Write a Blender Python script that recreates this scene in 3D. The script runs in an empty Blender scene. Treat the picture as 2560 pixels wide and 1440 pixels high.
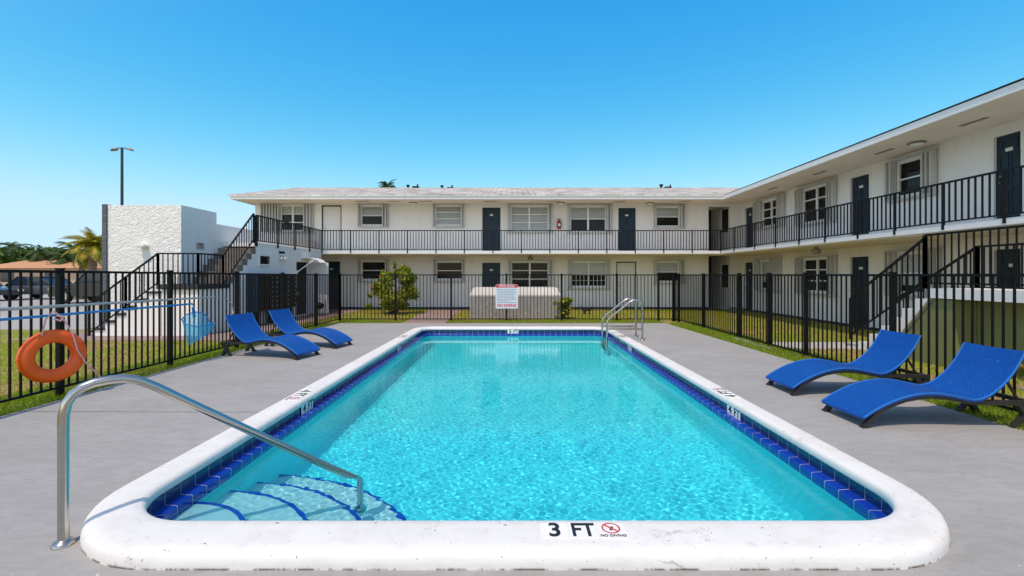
import bpy, bmesh, math, random
import numpy as np
from mathutils import Vector, Matrix, noise as mnoise

random.seed(7)
rng = np.random.default_rng(7)
scene = bpy.context.scene
COL = scene.collection
R = math.radians

# ------------------------------------------------------------------ measured camera
F = 1130.0      # focal length in px of the 2560 px wide photograph
CX, CY = 1280.0, 687.0
EYE = 1.54


def gx(x, D): return (x - CX) * D / F
def gz(y, D): return EYE + (CY - y) * D / F


# ------------------------------------------------------------------ materials
MATS = {}


def nodes_of(name):
    m = bpy.data.materials.new(name)
    m.use_nodes = True
    nt = m.node_tree
    b = nt.nodes['Principled BSDF']
    return m, nt, b


def setc(sock, c):
    sock.default_value = (c[0], c[1], c[2], 1.0)


def mat(name, col, rough=0.6, metal=0.0, var=0.0, vscale=3.0, col2=None, bump=0.0, bscale=40.0,
        spec=0.5, stretch=None, coat=0.0, detail=6.0):
    """painted / plain surface with optional procedural mottling and fine relief"""
    m, nt, b = nodes_of(name)
    N, L = nt.nodes, nt.links
    b.inputs['Roughness'].default_value = rough
    b.inputs['Metallic'].default_value = metal
    b.inputs['Specular IOR Level'].default_value = spec
    b.inputs['Coat Weight'].default_value = coat
    setc(b.inputs['Base Color'], col)
    geo = N.new('ShaderNodeNewGeometry')
    vec = geo.outputs['Position']
    if stretch:
        mp = N.new('ShaderNodeMapping')
        mp.inputs['Scale'].default_value = stretch
        L.new(vec, mp.inputs['Vector'])
        vec = mp.outputs['Vector']
    if var > 0 or col2:
        n = N.new('ShaderNodeTexNoise')
        n.inputs['Scale'].default_value = vscale
        n.inputs['Detail'].default_value = detail
        n.inputs['Roughness'].default_value = 0.62
        L.new(vec, n.inputs['Vector'])
        r = N.new('ShaderNodeValToRGB')
        r.color_ramp.elements[0].position = 0.32
        r.color_ramp.elements[1].position = 0.68
        c2 = col2 if col2 else tuple(max(0, c * (1 - var)) for c in col)
        r.color_ramp.elements[0].color = (*c2, 1)
        r.color_ramp.elements[1].color = (*col, 1)
        L.new(n.outputs['Fac'], r.inputs['Fac'])
        L.new(r.outputs['Color'], b.inputs['Base Color'])
    if bump > 0:
        n2 = N.new('ShaderNodeTexNoise')
        n2.inputs['Scale'].default_value = bscale
        n2.inputs['Detail'].default_value = 4
        L.new(vec, n2.inputs['Vector'])
        bp = N.new('ShaderNodeBump')
        bp.inputs['Strength'].default_value = bump
        bp.inputs['Distance'].default_value = 0.02
        L.new(n2.outputs['Fac'], bp.inputs['Height'])
        L.new(bp.outputs['Normal'], b.inputs['Normal'])
    MATS[name] = m
    return m


def mix_rgb(N, L, fac, a, b, mode='MIX'):
    x = N.new('ShaderNodeMix')
    x.data_type = 'RGBA'
    x.blend_type = mode
    for s, v in ((x.inputs['Factor'], fac), (x.inputs['A'], a), (x.inputs['B'], b)):
        if hasattr(v, 'links'):
            L.new(v, s)
        elif isinstance(v, (int, float)):
            s.default_value = v
        else:
            s.default_value = (*v, 1)
    return x.outputs['Result']


def ramp(N, L, fac, stops):
    r = N.new('ShaderNodeValToRGB')
    e = r.color_ramp.elements
    while len(e) < len(stops):
        e.new(0.5)
    for k, (p, c) in enumerate(stops):
        e[k].position = p
        e[k].color = (*c, 1) if len(c) == 3 else c
    L.new(fac, r.inputs['Fac'])
    return r.outputs['Color']


def noise_tex(N, L, vec, scale, detail=5, rough=0.6, dist=0.0):
    n = N.new('ShaderNodeTexNoise')
    n.inputs['Scale'].default_value = scale
    n.inputs['Detail'].default_value = detail
    n.inputs['Roughness'].default_value = rough
    n.inputs['Distortion'].default_value = dist
    L.new(vec, n.inputs['Vector'])
    return n.outputs['Fac']


def mapped(N, L, vec, s):
    mp = N.new('ShaderNodeMapping')
    mp.inputs['Scale'].default_value = s
    L.new(vec, mp.inputs['Vector'])
    return mp.outputs['Vector']


# ------------------------------------------------------------------ mesh builder
class MB:
    def __init__(s, T=None):
        s.v, s.f, s.T = [], [], T

    def _p(s, p):
        if s.T:
            return tuple(s.T @ Vector(p))
        return (p[0], p[1], p[2])

    def add(s, vs, fs):
        o = len(s.v)
        s.v += [s._p(p) for p in vs]
        s.f += [tuple(o + i for i in f) for f in fs]

    def quad(s, a, b, c, d): s.add([a, b, c, d], [(0, 1, 2, 3)])

    def box(s, x0, x1, y0, y1, z0, z1):
        vs = [(x, y, z) for z in (z0, z1) for y in (y0, y1) for x in (x0, x1)]
        s.add(vs, [(0, 2, 3, 1), (4, 5, 7, 6), (0, 1, 5, 4), (2, 6, 7, 3), (0, 4, 6, 2), (1, 3, 7, 5)])

    def bar(s, a, b, w, h=None, up=(0, 0, 1)):
        """rectangular bar from a to b"""
        h = h or w
        a, b = Vector(a), Vector(b)
        d = (b - a).normalized()
        u = Vector(up)
        if abs(d.dot(u)) > 0.98:
            u = Vector((1, 0, 0)) if abs(d.x) < 0.9 else Vector((0, 1, 0))
        sx = d.cross(u).normalized() * w / 2
        sy = sx.normalized().cross(d).normalized() * h / 2
        vs = [a - sx - sy, a + sx - sy, a + sx + sy, a - sx + sy, b - sx - sy, b + sx - sy, b + sx + sy, b - sx + sy]
        s.add([tuple(p) for p in vs], [(0, 3, 2, 1), (4, 5, 6, 7), (0, 1, 5, 4), (1, 2, 6, 5), (2, 3, 7, 6), (3, 0, 4, 7)])

    def tube(s, pts, r, n=10, caps=True, closed=False):
        pts = [Vector(p) for p in pts]
        m = len(pts)
        rr = r if isinstance(r, (list, tuple)) else [r] * m
        vs, prev = [], None
        for i, p in enumerate(pts):
            if closed:
                t = (pts[(i + 1) % m] - pts[i - 1]).normalized()
            else:
                t = (pts[min(i + 1, m - 1)] - pts[max(i - 1, 0)]).normalized()
            if prev is None:
                u = Vector((0, 0, 1)) if abs(t.z) < 0.9 else Vector((1, 0, 0))
                a = t.cross(u).normalized()
            else:
                a = (prev - t * prev.dot(t))
                a = a.normalized() if a.length > 1e-6 else t.orthogonal().normalized()
            prev = a
            b = t.cross(a)
            for k in range(n):
                an = 2 * math.pi * k / n
                vs.append(tuple(p + (a * math.cos(an) + b * math.sin(an)) * rr[i]))
        fs = []
        for i in range(m if closed else m - 1):
            j = (i + 1) % m
            for k in range(n):
                k2 = (k + 1) % n
                fs.append((i * n + k, i * n + k2, j * n + k2, j * n + k))
        if caps and not closed:
            fs.append(tuple(range(n - 1, -1, -1)))
            fs.append(tuple((m - 1) * n + k for k in range(n)))
        s.add(vs, fs)

    def cyl(s, a, b, r, n=16): s.tube([a, b], r, n)

    def lathe(s, prof, c=(0, 0, 0), n=20, axis='z'):
        vs = []
        for (r, h) in prof:
            for k in range(n):
                an = 2 * math.pi * k / n
                if axis == 'z':
                    vs.append((c[0] + r * math.cos(an), c[1] + r * math.sin(an), c[2] + h))
                elif axis == 'y':
                    vs.append((c[0] + r * math.cos(an), c[1] + h, c[2] + r * math.sin(an)))
                else:
                    vs.append((c[0] + h, c[1] + r * math.cos(an), c[2] + r * math.sin(an)))
        fs = []
        for i in range(len(prof) - 1):
            for k in range(n):
                k2 = (k + 1) % n
                fs.append((i * n + k, i * n + k2, (i + 1) * n + k2, (i + 1) * n + k))
        fs.append(tuple(range(n - 1, -1, -1)))
        fs.append(tuple((len(prof) - 1) * n + k for k in range(n)))
        s.add(vs, fs)

    def prism(s, poly, h0, h1, plane='xy'):
        """extrude a 2-D polygon; plane xy -> along z, xz -> along y, yz -> along x"""
        n = len(poly)
        def P(p, h):
            return (p[0], p[1], h) if plane == 'xy' else ((p[0], h, p[1]) if plane == 'xz' else (h, p[0], p[1]))
        vs = [P(p, h0) for p in poly] + [P(p, h1) for p in poly]
        fs = [tuple(range(n - 1, -1, -1)), tuple(range(n, 2 * n))]
        fs += [(i, (i + 1) % n, n + (i + 1) % n, n + i) for i in range(n)]
        s.add(vs, fs)

    def strip(s, A, B, closed=False):
        n = len(A)
        fs = [(i, (i + 1) % n, n + (i + 1) % n, n + i) for i in range(n if closed else n - 1)]
        s.add(list(A) + list(B), fs)

    def build(s, name, m, parent=None, smooth=False, bevel=0.0, angle=40, loc=None, recalc=True):
        me = bpy.data.meshes.new(name)
        me.from_pydata(s.v, [], s.f)
        if recalc:
            bm = bmesh.new()
            bm.from_mesh(me)
            bmesh.ops.recalc_face_normals(bm, faces=bm.faces)
            bm.to_mesh(me)
            bm.free()
        o = bpy.data.objects.new(name, me)
        COL.objects.link(o)
        if m:
            me.materials.append(m)
        if parent:
            o.parent = parent
        if loc:
            o.location = loc
        if smooth:
            me.shade_smooth()
            try:
                me.set_sharp_from_angle(angle=R(angle))
            except Exception:
                pass
        if bevel:
            md = o.modifiers.new('bevel', 'BEVEL')
            md.width = bevel
            md.segments = 2
            md.limit_method = 'ANGLE'
            md.angle_limit = R(40)
        return o


def tag(o, label, cat, group=None):
    o['label'] = label
    o['category'] = cat
    if group:
        o['group'] = group
    return o


def thing(name, label, cat, loc=(0, 0, 0), rz=0.0, group=None):
    o = bpy.data.objects.new(name, None)
    o.empty_display_size = 0.2
    COL.objects.link(o)
    o.location = loc
    o.rotation_euler = (0, 0, rz)
    return tag(o, label, cat, group)


def structure(o):
    o['kind'] = 'structure'
    return o


def kids(o): return [c for c in bpy.data.objects if c.parent == o]


def copy_tree(o, parent=None):
    c = o.copy()
    COL.objects.link(c)
    c.parent = parent
    for ch in kids(o):
        copy_tree(ch, c)
    return c


def frame(o, u, n):
    """wall frame: local x along the wall, y INTO the wall, z up"""
    u, n = Vector(u), Vector(n)
    M = Matrix.Identity(4)
    for i in range(3):
        M[i][0], M[i][1], M[i][2], M[i][3] = u[i], -n[i], (0, 0, 1)[i], o[i]
    return M


def text_mesh(name, txt, size, m, parent, M, bold=0.0, align='CENTER', sx=1.0):
    cu = bpy.data.curves.new(name, 'FONT')
    cu.body = txt
    cu.size = size
    cu.align_x = align
    cu.align_y = 'CENTER'
    cu.offset = bold
    cu.extrude = 0.0008
    tmp = bpy.data.objects.new('tmp', cu)
    COL.objects.link(tmp)
    bpy.context.view_layer.update()
    dg = bpy.context.evaluated_depsgraph_get()
    me = bpy.data.meshes.new_from_object(tmp.evaluated_get(dg))
    bpy.data.objects.remove(tmp)
    me.transform(M @ Matrix.Diagonal((sx, 1, 1, 1)))
    me.materials.clear()
    me.materials.append(m)
    me.name = name
    o = bpy.data.objects.new(name, me)
    COL.objects.link(o)
    o.parent = parent
    return o




def make_wall():
    m, nt, b = nodes_of('white_wall_paint')
    N, L = nt.nodes, nt.links
    P = N.new('ShaderNodeNewGeometry').outputs['Position']
    col = ramp(N, L, noise_tex(N, L, P, 0.9, 6, 0.6), [(0.3, (0.84, 0.80, 0.75)), (0.7, (0.90, 0.86, 0.81))])
    st = ramp(N, L, noise_tex(N, L, mapped(N, L, P, (3, 3, 0.5)), 1.4, 7, 0.7), [(0.30, (0.90, 0.88, 0.85)), (0.46, (1, 1, 1))])
    col = mix_rgb(N, L, 0.75, col, st, 'MULTIPLY')
    L.new(col, b.inputs['Base Color'])
    b.inputs['Roughness'].default_value = 0.8
    b.inputs['Specular IOR Level'].default_value = 0.25
    bp = N.new('ShaderNodeBump')
    bp.inputs['Strength'].default_value = 0.15
    bp.inputs['Distance'].default_value = 0.02
    L.new(noise_tex(N, L, P, 55, 4, 0.5), bp.inputs['Height'])
    L.new(bp.outputs['Normal'], b.inputs['Normal'])
    return m


# ------------------------------------------------------------------ material library
wall_white = make_wall()
trim_white = mat('white_trim_paint', (0.86, 0.83, 0.78), 0.55, var=0.06, vscale=4)
soffit_m = mat('soffit_paint', (0.86, 0.73, 0.55), 0.8, var=0.12, vscale=1.3, bump=0.08, bscale=80)
shutter_m = mat('shutter_metal', (0.60, 0.59, 0.56), 0.45, var=0.22, vscale=6, stretch=(1, 1, 0.2))
lid_m = mat('weathered_white_lid', (0.66, 0.61, 0.55), 0.8, var=0.15, vscale=2.5, bump=0.2, bscale=40)
navy = mat('navy_door_paint', (0.018, 0.038, 0.060), 0.45, var=0.25, vscale=5, spec=0.3)
navy_band = mat('navy_base_paint', (0.015, 0.022, 0.055), 0.6, var=0.3, vscale=3)
door_white = mat('white_door_paint', (0.80, 0.77, 0.74), 0.45, var=0.05, vscale=4)
black_metal = mat('black_powder_coat', (0.0045, 0.0045, 0.005), 0.5, var=0.3, vscale=9, spec=0.22)
rail_metal = mat('dark_rail_paint', (0.006, 0.0055, 0.006), 0.5, var=0.4, vscale=7, col2=(0.012, 0.008, 0.007), spec=0.22)
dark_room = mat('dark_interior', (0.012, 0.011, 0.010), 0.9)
blind_m = mat('blind_slats', (0.86, 0.84, 0.78), 0.6, var=0.06, vscale=3)
plate_m = mat('number_plate', (0.75, 0.75, 0.73), 0.4)
side_plate_m = mat('waterline_plate', (0.42, 0.46, 0.44), 0.3, var=0.2, vscale=12)
ink = mat('black_ink', (0.012, 0.012, 0.014), 0.5)
red_paint = mat('red_print', (0.62, 0.02, 0.02), 0.45)
chrome = mat('brushed_steel', (0.52, 0.49, 0.45), 0.2, metal=1.0, var=0.12, vscale=14, stretch=(1, 1, 6))
step_conc = mat('step_concrete', (0.22, 0.19, 0.165), 0.85, var=0.35, vscale=5, bump=0.3, bscale=60)
dark_tread = mat('dark_tread', (0.035, 0.035, 0.04), 0.7, var=0.3, vscale=6)
olive = mat('olive_paint', (0.23, 0.235, 0.085), 0.8, var=0.2, vscale=2)
block_grey = mat('grey_block', (0.40, 0.375, 0.345), 0.9, var=0.35, vscale=9, bump=0.5, bscale=45)
grey_conc = mat('pale_concrete', (0.50, 0.47, 0.43), 0.9, var=0.25, vscale=1.5, bump=0.2, bscale=50)
brick_path = mat('brown_pavers', (0.34, 0.235, 0.20), 0.9, var=0.25, vscale=2.2, bump=0.2, bscale=30)
asphalt = mat('asphalt', (0.42, 0.39, 0.35), 0.92, var=0.2, vscale=0.6, bump=0.2, bscale=60)
rust_brown = mat('aged_metal', (0.30, 0.25, 0.19), 0.55, metal=0.3, var=0.3, vscale=8)
lamp_white = mat('lamp_glass', (0.80, 0.78, 0.70), 0.3)
orange_m = mat('orange_vinyl', (1.0, 0.13, 0.004), 0.36, var=0.12, vscale=5)
rope_m = mat('pink_white_rope', (0.82, 0.45, 0.45), 0.8, var=0.2, vscale=30)
blue_pole = mat('blue_pole_paint', (0.01, 0.26, 0.64), 0.35, var=0.15, vscale=6)
grey_pole = mat('grey_pole_metal', (0.55, 0.54, 0.50), 0.4, metal=0.5, var=0.2, vscale=12)
cat_m = mat('black_fur', (0.006, 0.006, 0.006), 0.8)
extinguisher_red = mat('extinguisher_red', (0.35, 0.02, 0.015), 0.35)
sign_white = mat('sign_white', (0.70, 0.76, 0.80), 0.4, var=0.05, vscale=20)
sign_print = mat('sign_print', (0.10, 0.18, 0.28), 0.5)
stem_m = mat('woody_stem', (0.12, 0.085, 0.055), 0.9, var=0.4, vscale=12)
car_black = mat('black_car_paint', (0.012, 0.013, 0.016), 0.2, coat=0.6)
car_grey = mat('grey_car_paint', (0.07, 0.072, 0.08), 0.25, coat=0.6)
tyre_m = mat('tyre_rubber', (0.012, 0.012, 0.012), 0.8)
rim_m = mat('wheel_rim', (0.40, 0.40, 0.41), 0.3, metal=0.9)
car_glass = mat('car_glass', (0.015, 0.03, 0.05), 0.05)
light_red = mat('tail_lamp', (0.45, 0.02, 0.02), 0.25)
pole_m = mat('lamp_pole_metal', (0.05, 0.05, 0.052), 0.45, metal=0.4)
house_wall = mat('tan_house_wall', (0.62, 0.42, 0.28), 0.9, var=0.1, vscale=0.8)
house_roof = mat('orange_roof', (0.60, 0.30, 0.15), 0.85, var=0.2, vscale=3)
lounger_frame = mat('lounger_wicker_frame', (0.028, 0.024, 0.020), 0.55, var=0.4, vscale=40, bump=0.4, bscale=150)


def make_deck_mat():
    m, nt, b = nodes_of('deck_paint')
    N, L = nt.nodes, nt.links
    geo = N.new('ShaderNodeNewGeometry')
    P = geo.outputs['Position']
    big = noise_tex(N, L, mapped(N, L, P, (1, 1.6, 1)), 0.9, 6, 0.6)
    base = ramp(N, L, big, [(0.3, (0.340, 0.327, 0.308)), (0.7, (0.392, 0.377, 0.357))])
    streak = noise_tex(N, L, mapped(N, L, P, (1.6, 4.5, 1)), 2.6, 8, 0.72, 1.2)
    s2 = ramp(N, L, streak, [(0.40, (0.84, 0.84, 0.83)), (0.60, (1, 1, 1))])
    col = mix_rgb(N, L, 0.75, base, s2, 'MULTIPLY')
    sp = noise_tex(N, L, P, 38, 2, 0.5)
    s3 = ramp(N, L, sp, [(0.245, (0.25, 0.23, 0.21)), (0.30, (1, 1, 1))])
    col = mix_rgb(N, L, 0.7, col, s3, 'MULTIPLY')
    sp2 = noise_tex(N, L, mapped(N, L, P, (1, 1.2, 1)), 21, 2, 0.5)
    s4 = ramp(N, L, sp2, [(0.745, (0, 0, 0)), (0.79, (1, 1, 1))])
    col = mix_rgb(N, L, s4, col, (0.60, 0.58, 0.55))
    L.new(col, b.inputs['Base Color'])
    b.inputs['Roughness'].default_value = 0.85
    b.inputs['Specular IOR Level'].default_value = 0.15
    bp = N.new('ShaderNodeBump')
    bp.inputs['Strength'].default_value = 0.30
    bp.inputs['Distance'].default_value = 0.006
    hb = noise_tex(N, L, mapped(N, L, P, (2, 6, 1)), 6, 8, 0.65)
    L.new(hb, bp.inputs['Height'])
    L.new(bp.outputs['Normal'], b.inputs['Normal'])
    return m


def make_coping_mat():
    m, nt, b = nodes_of('coping_paint')
    N, L = nt.nodes, nt.links
    P = N.new('ShaderNodeNewGeometry').outputs['Position']
    n1 = noise_tex(N, L, P, 1.7, 6, 0.6)
    col = ramp(N, L, n1, [(0.3, (0.745, 0.712, 0.66)), (0.65, (0.80, 0.765, 0.715))])
    pits = noise_tex(N, L, P, 40, 2, 0.5)
    pm = ramp(N, L, pits, [(0.25, (0.12, 0.10, 0.085)), (0.285, (1, 1, 1))])
    col = mix_rgb(N, L, 0.85, col, pm, 'MULTIPLY')
    crk = N.new('ShaderNodeTexVoronoi')
    crk.feature = 'DISTANCE_TO_EDGE'
    crk.inputs['Scale'].default_value = 0.9
    wob = noise_tex(N, L, P, 4.0, 6, 0.7)
    wv = N.new('ShaderNodeVectorMath')
    wv.operation = 'ADD'
    wm = N.new('ShaderNodeCombineXYZ')
    L.new(wob, wm.inputs[0])
    L.new(wob, wm.inputs[1])
    L.new(P, wv.inputs[0])
    L.new(wm.outputs[0], wv.inputs[1])
    L.new(wv.outputs[0], crk.inputs['Vector'])
    ck_ = ramp(N, L, crk.outputs['Distance'], [(0.0015, (0.45, 0.41, 0.37)), (0.006, (1, 1, 1))])
    brk = ramp(N, L, noise_tex(N, L, P, 3.1, 4, 0.6), [(0.55, (0, 0, 0)), (0.61, (0.8, 0.8, 0.8))])
    col = mix_rgb(N, L, brk, col, mix_rgb(N, L, 1.0, col, ck_, 'MULTIPLY'))
    grime = ramp(N, L, noise_tex(N, L, mapped(N, L, P, (2, 2, 5)), 2.3, 8, 0.75), [(0.36, (0.80, 0.77, 0.73)), (0.52, (1, 1, 1))])
    col = mix_rgb(N, L, 0.38, col, grime, 'MULTIPLY')
    # worn, rusty seam where the coping meets the deck
    sep = N.new('ShaderNodeSeparateXYZ')
    L.new(P, sep.inputs[0])
    mr = N.new('ShaderNodeMapRange')
    mr.inputs['From Min'].default_value = 0.002
    mr.inputs['From Max'].default_value = 0.016
    mr.inputs['To Min'].default_value = 1.0
    mr.inputs['To Max'].default_value = 0.0
    L.new(sep.outputs['Z'], mr.inputs['Value'])
    chip = noise_tex(N, L, mapped(N, L, P, (1, 1, 0.3)), 6, 8, 0.75)
    cm = ramp(N, L, chip, [(0.46, (0, 0, 0)), (0.53, (1, 1, 1))])
    mm = N.new('ShaderNodeMath')
    mm.operation = 'MULTIPLY'
    L.new(mr.outputs['Result'], mm.inputs[0])
    L.new(cm, mm.inputs[1])
    col = mix_rgb(N, L, mm.outputs[0], col, (0.075, 0.05, 0.035))
    L.new(col, b.inputs['Base Color'])
    b.inputs['Roughness'].default_value = 0.6
    bp = N.new('ShaderNodeBump')
    bp.inputs['Strength'].default_value = 0.35
    bp.inputs['Distance'].default_value = 0.006
    L.new(noise_tex(N, L, P, 26, 7, 0.65), bp.inputs['Height'])
    L.new(bp.outputs['Normal'], b.inputs['Normal'])
    return m


def make_stucco():
    m, nt, b = nodes_of('trowelled_stucco')
    N, L = nt.nodes, nt.links
    P = N.new('ShaderNodeNewGeometry').outputs['Position']
    warp = noise_tex(N, L, mapped(N, L, P, (1, 1, 1.5)), 2.9, 1.5, 0.45, 1.6)
    edge = ramp(N, L, warp, [(0.33, (0, 0, 0)), (0.40, (0.75, 0.75, 0.75)), (0.49, (0.25, 0.25, 0.25)), (0.55, (1, 1, 1)), (0.64, (0.5, 0.5, 0.5))])
    setc(b.inputs['Base Color'], (0.86, 0.83, 0.79))
    b.inputs['Roughness'].default_value = 0.75
    bp = N.new('ShaderNodeBump')
    bp.inputs['Strength'].default_value = 0.55
    bp.inputs['Distance'].default_value = 0.03
    L.new(edge, bp.inputs['Height'])
    L.new(bp.outputs['Normal'], b.inputs['Normal'])
    return m


def make_shingle():
    m, nt, b = nodes_of('weathered_shingles')
    N, L = nt.nodes, nt.links
    P = N.new('ShaderNodeNewGeometry').outputs['Position']
    br = N.new('ShaderNodeTexBrick')
    br.inputs['Scale'].default_value = 1.0
    br.inputs['Brick Width'].default_value = 0.5
    br.inputs['Row Height'].default_value = 0.30
    br.inputs['Mortar Size'].default_value = 0.018
    setc(br.inputs['Color1'], (0.74, 0.68, 0.61))
    setc(br.inputs['Color2'], (0.55, 0.49, 0.43))
    setc(br.inputs['Mortar'], (0.15, 0.13, 0.11))
    L.new(P, br.inputs['Vector'])
    st = ramp(N, L, noise_tex(N, L, mapped(N, L, P, (0.8, 0.9, 1)), 1.5, 8, 0.75), [(0.40, (0.42, 0.38, 0.34)), (0.58, (1, 1, 1))])
    L.new(mix_rgb(N, L, 0.8, br.outputs['Color'], st, 'MULTIPLY'), b.inputs['Base Color'])
    b.inputs['Roughness'].default_value = 0.9
    return m


def make_tile(name, c1, c2, grout, w, h, rough=0.12):
    """glazed tiles; local UV-less: uses attribute 'run' (length along the pool) stored as UV map"""
    m, nt, b = nodes_of(name)
    N, L = nt.nodes, nt.links
    uv = N.new('ShaderNodeUVMap')
    uv.uv_map = 'run'
    br = N.new('ShaderNodeTexBrick')
    br.offset = 0.0
    br.inputs['Scale'].default_value = 1.0
    br.inputs['Brick Width'].default_value = w
    br.inputs['Row Height'].default_value = h
    br.inputs['Mortar Size'].default_value = 0.003
    br.inputs['Mortar Smooth'].default_value = 0.2
    setc(br.inputs['Color1'], c1)
    setc(br.inputs['Color2'], c2)
    setc(br.inputs['Mortar'], grout)
    L.new(uv.outputs['UV'], br.inputs['Vector'])
    P = N.new('ShaderNodeNewGeometry').outputs['Position']
    st = ramp(N, L, noise_tex(N, L, P, 7, 4, 0.6), [(0.3, (0.7, 0.75, 0.8)), (0.6, (1, 1, 1))])
    L.new(mix_rgb(N, L, 0.6, br.outputs['Color'], st, 'MULTIPLY'), b.inputs['Base Color'])
    b.inputs['Roughness'].default_value = rough
    bp = N.new('ShaderNodeBump')
    bp.invert = True
    bp.inputs['Strength'].default_value = 0.6
    bp.inputs['Distance'].default_value = 0.003
    L.new(br.outputs['Fac'], bp.inputs['Height'])
    L.new(bp.outputs['Normal'], b.inputs['Normal'])
    return m


def make_sling():
    m, nt, b = nodes_of('blue_woven_sling')
    N, L = nt.nodes, nt.links
    P = N.new('ShaderNodeTexCoord').outputs['Object']
    ck = N.new('ShaderNodeTexChecker')
    ck.inputs['Scale'].default_value = 85
    setc(ck.inputs['Color1'], (0.002, 0.052, 0.27))
    setc(ck.inputs['Color2'], (0.004, 0.095, 0.40))
    L.new(P, ck.inputs['Vector'])
    n = ramp(N, L, noise_tex(N, L, P, 6, 5, 0.6), [(0.3, (0.78, 0.8, 0.85)), (0.65, (1.0, 1.0, 1.0))])
    col = mix_rgb(N, L, 0.7, ck.outputs['Color'], n, 'MULTIPLY')
    glint = ramp(N, L, noise_tex(N, L, P, 75, 2, 0.5), [(0.685, (0, 0, 0)), (0.74, (0.6, 0.6, 0.6))])  # sparkle of light through the weave, painted as pale specks in the colour
    col = mix_rgb(N, L, glint, col, (0.30, 0.48, 0.80))
    L.new(col, b.inputs['Base Color'])
    b.inputs['Specular IOR Level'].default_value = 0.3
    b.inputs['Roughness'].default_value = 0.42
    bp = N.new('ShaderNodeBump')
    bp.inputs['Strength'].default_value = 0.35
    bp.inputs['Distance'].default_value = 0.003
    L.new(ck.outputs['Fac'], bp.inputs['Height'])
    L.new(bp.outputs['Normal'], b.inputs['Normal'])
    return m


def make_leaf(name, cols, patch=0.6, trans=0.25, rough=0.5, patch_cols=None, spec=0.25):
    m, nt, b = nodes_of(name)
    N, L = nt.nodes, nt.links
    geo = N.new('ShaderNodeNewGeometry')
    k = len(cols)
    c = ramp(N, L, geo.outputs['Random Per Island'], [((i + 0.5) / k, cc) for i, cc in enumerate(cols)])
    if patch_cols:
        pn = noise_tex(N, L, geo.outputs['Position'], patch, 5, 0.65)
        f = ramp(N, L, pn, [(0.44, (0, 0, 0)), (0.60, (1, 1, 1))])
        c2 = ramp(N, L, geo.outputs['Random Per Island'], [((i + 0.5) / len(patch_cols), cc) for i, cc in enumerate(patch_cols)])
        c = mix_rgb(N, L, f, c, c2)
    L.new(c, b.inputs['Base Color'])
    b.inputs['Roughness'].default_value = rough
    b.inputs['Specular IOR Level'].default_value = spec
    tr = N.new('ShaderNodeBsdfTranslucent')
    L.new(c, tr.inputs['Color'])
    mx = N.new('ShaderNodeMixShader')
    mx.inputs[0].default_value = trans
    L.new(b.outputs[0], mx.inputs[1])
    L.new(tr.outputs[0], mx.inputs[2])
    out = [n for n in N if n.type == 'OUTPUT_MATERIAL'][0]
    L.new(mx.outputs[0], out.inputs['Surface'])
    return m


def make_glass_sheet(name, refl_tint=(1, 1, 1), trans=(0.88, 0.9, 0.9)):
    m, nt, b = nodes_of(name)
    N, L = nt.nodes, nt.links
    N.remove(b)
    tr = N.new('ShaderNodeBsdfTransparent')
    setc(tr.inputs['Color'], trans)
    gl = N.new('ShaderNodeBsdfGlossy')
    setc(gl.inputs['Color'], refl_tint)
    gl.inputs['Roughness'].default_value = 0.03
    fr = N.new('ShaderNodeFresnel')
    fr.inputs['IOR'].default_value = 1.26
    mx = N.new('ShaderNodeMixShader')
    L.new(fr.outputs[0], mx.inputs[0])
    L.new(tr.outputs[0], mx.inputs[1])
    L.new(gl.outputs[0], mx.inputs[2])
    out = [n for n in N if n.type == 'OUTPUT_MATERIAL'][0]
    L.new(mx.outputs[0], out.inputs['Surface'])
    return m


def make_net():
    m, nt, b = nodes_of('cyan_net_mesh')
    N, L = nt.nodes, nt.links
    setc(b.inputs['Base Color'], (0.06, 0.60, 0.85))
    b.inputs['Roughness'].default_value = 0.6
    tr = N.new('ShaderNodeBsdfTransparent')
    setc(tr.inputs['Color'], (0.68, 0.94, 1.0))
    mx = N.new('ShaderNodeMixShader')
    mx.inputs[0].default_value = 0.33
    L.new(tr.outputs[0], mx.inputs[1])
    L.new(b.outputs[0], mx.inputs[2])
    out = [n for n in N if n.type == 'OUTPUT_MATERIAL'][0]
    L.new(mx.outputs[0], out.inputs['Surface'])
    return m


def make_ground():
    m, nt, b = nodes_of('lawn_soil')
    N, L = nt.nodes, nt.links
    P = N.new('ShaderNodeNewGeometry').outputs['Position']
    pn = noise_tex(N, L, P, 0.6, 5, 0.65)
    f = ramp(N, L, pn, [(0.44, (0, 0, 0)), (0.60, (1, 1, 1))])
    fine = noise_tex(N, L, P, 24, 5, 0.7)
    g = ramp(N, L, fine, [(0.35, (0.16, 0.18, 0.015)), (0.65, (0.33, 0.34, 0.04))])
    d = ramp(N, L, fine, [(0.35, (0.24, 0.16, 0.05)), (0.65, (0.50, 0.36, 0.15))])
    L.new(mix_rgb(N, L, f, g, d), b.inputs['Base Color'])
    b.inputs['Roughness'].default_value = 0.95
    return m


def make_plaster(name, c0, c1):
    m, nt, b = nodes_of(name)
    N, L = nt.nodes, nt.links
    P = N.new('ShaderNodeNewGeometry').outputs['Position']
    L.new(ramp(N, L, noise_tex(N, L, P, 2.4, 6, 0.65), [(0.3, c0), (0.7, c1)]), b.inputs['Base Color'])
    b.inputs['Roughness'].default_value = 0.8
    return m


def make_water():
    m, nt, b = nodes_of('pool_water')
    N, L = nt.nodes, nt.links
    N.remove(b)
    g = N.new('ShaderNodeBsdfGlass')
    g.inputs['IOR'].default_value = 1.333
    g.inputs['Roughness'].default_value = 0.0
    setc(g.inputs['Color'], (0.66, 0.96, 1.0))
    out = [n for n in N if n.type == 'OUTPUT_MATERIAL'][0]
    L.new(g.outputs[0], out.inputs['Surface'])
    return m


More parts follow.
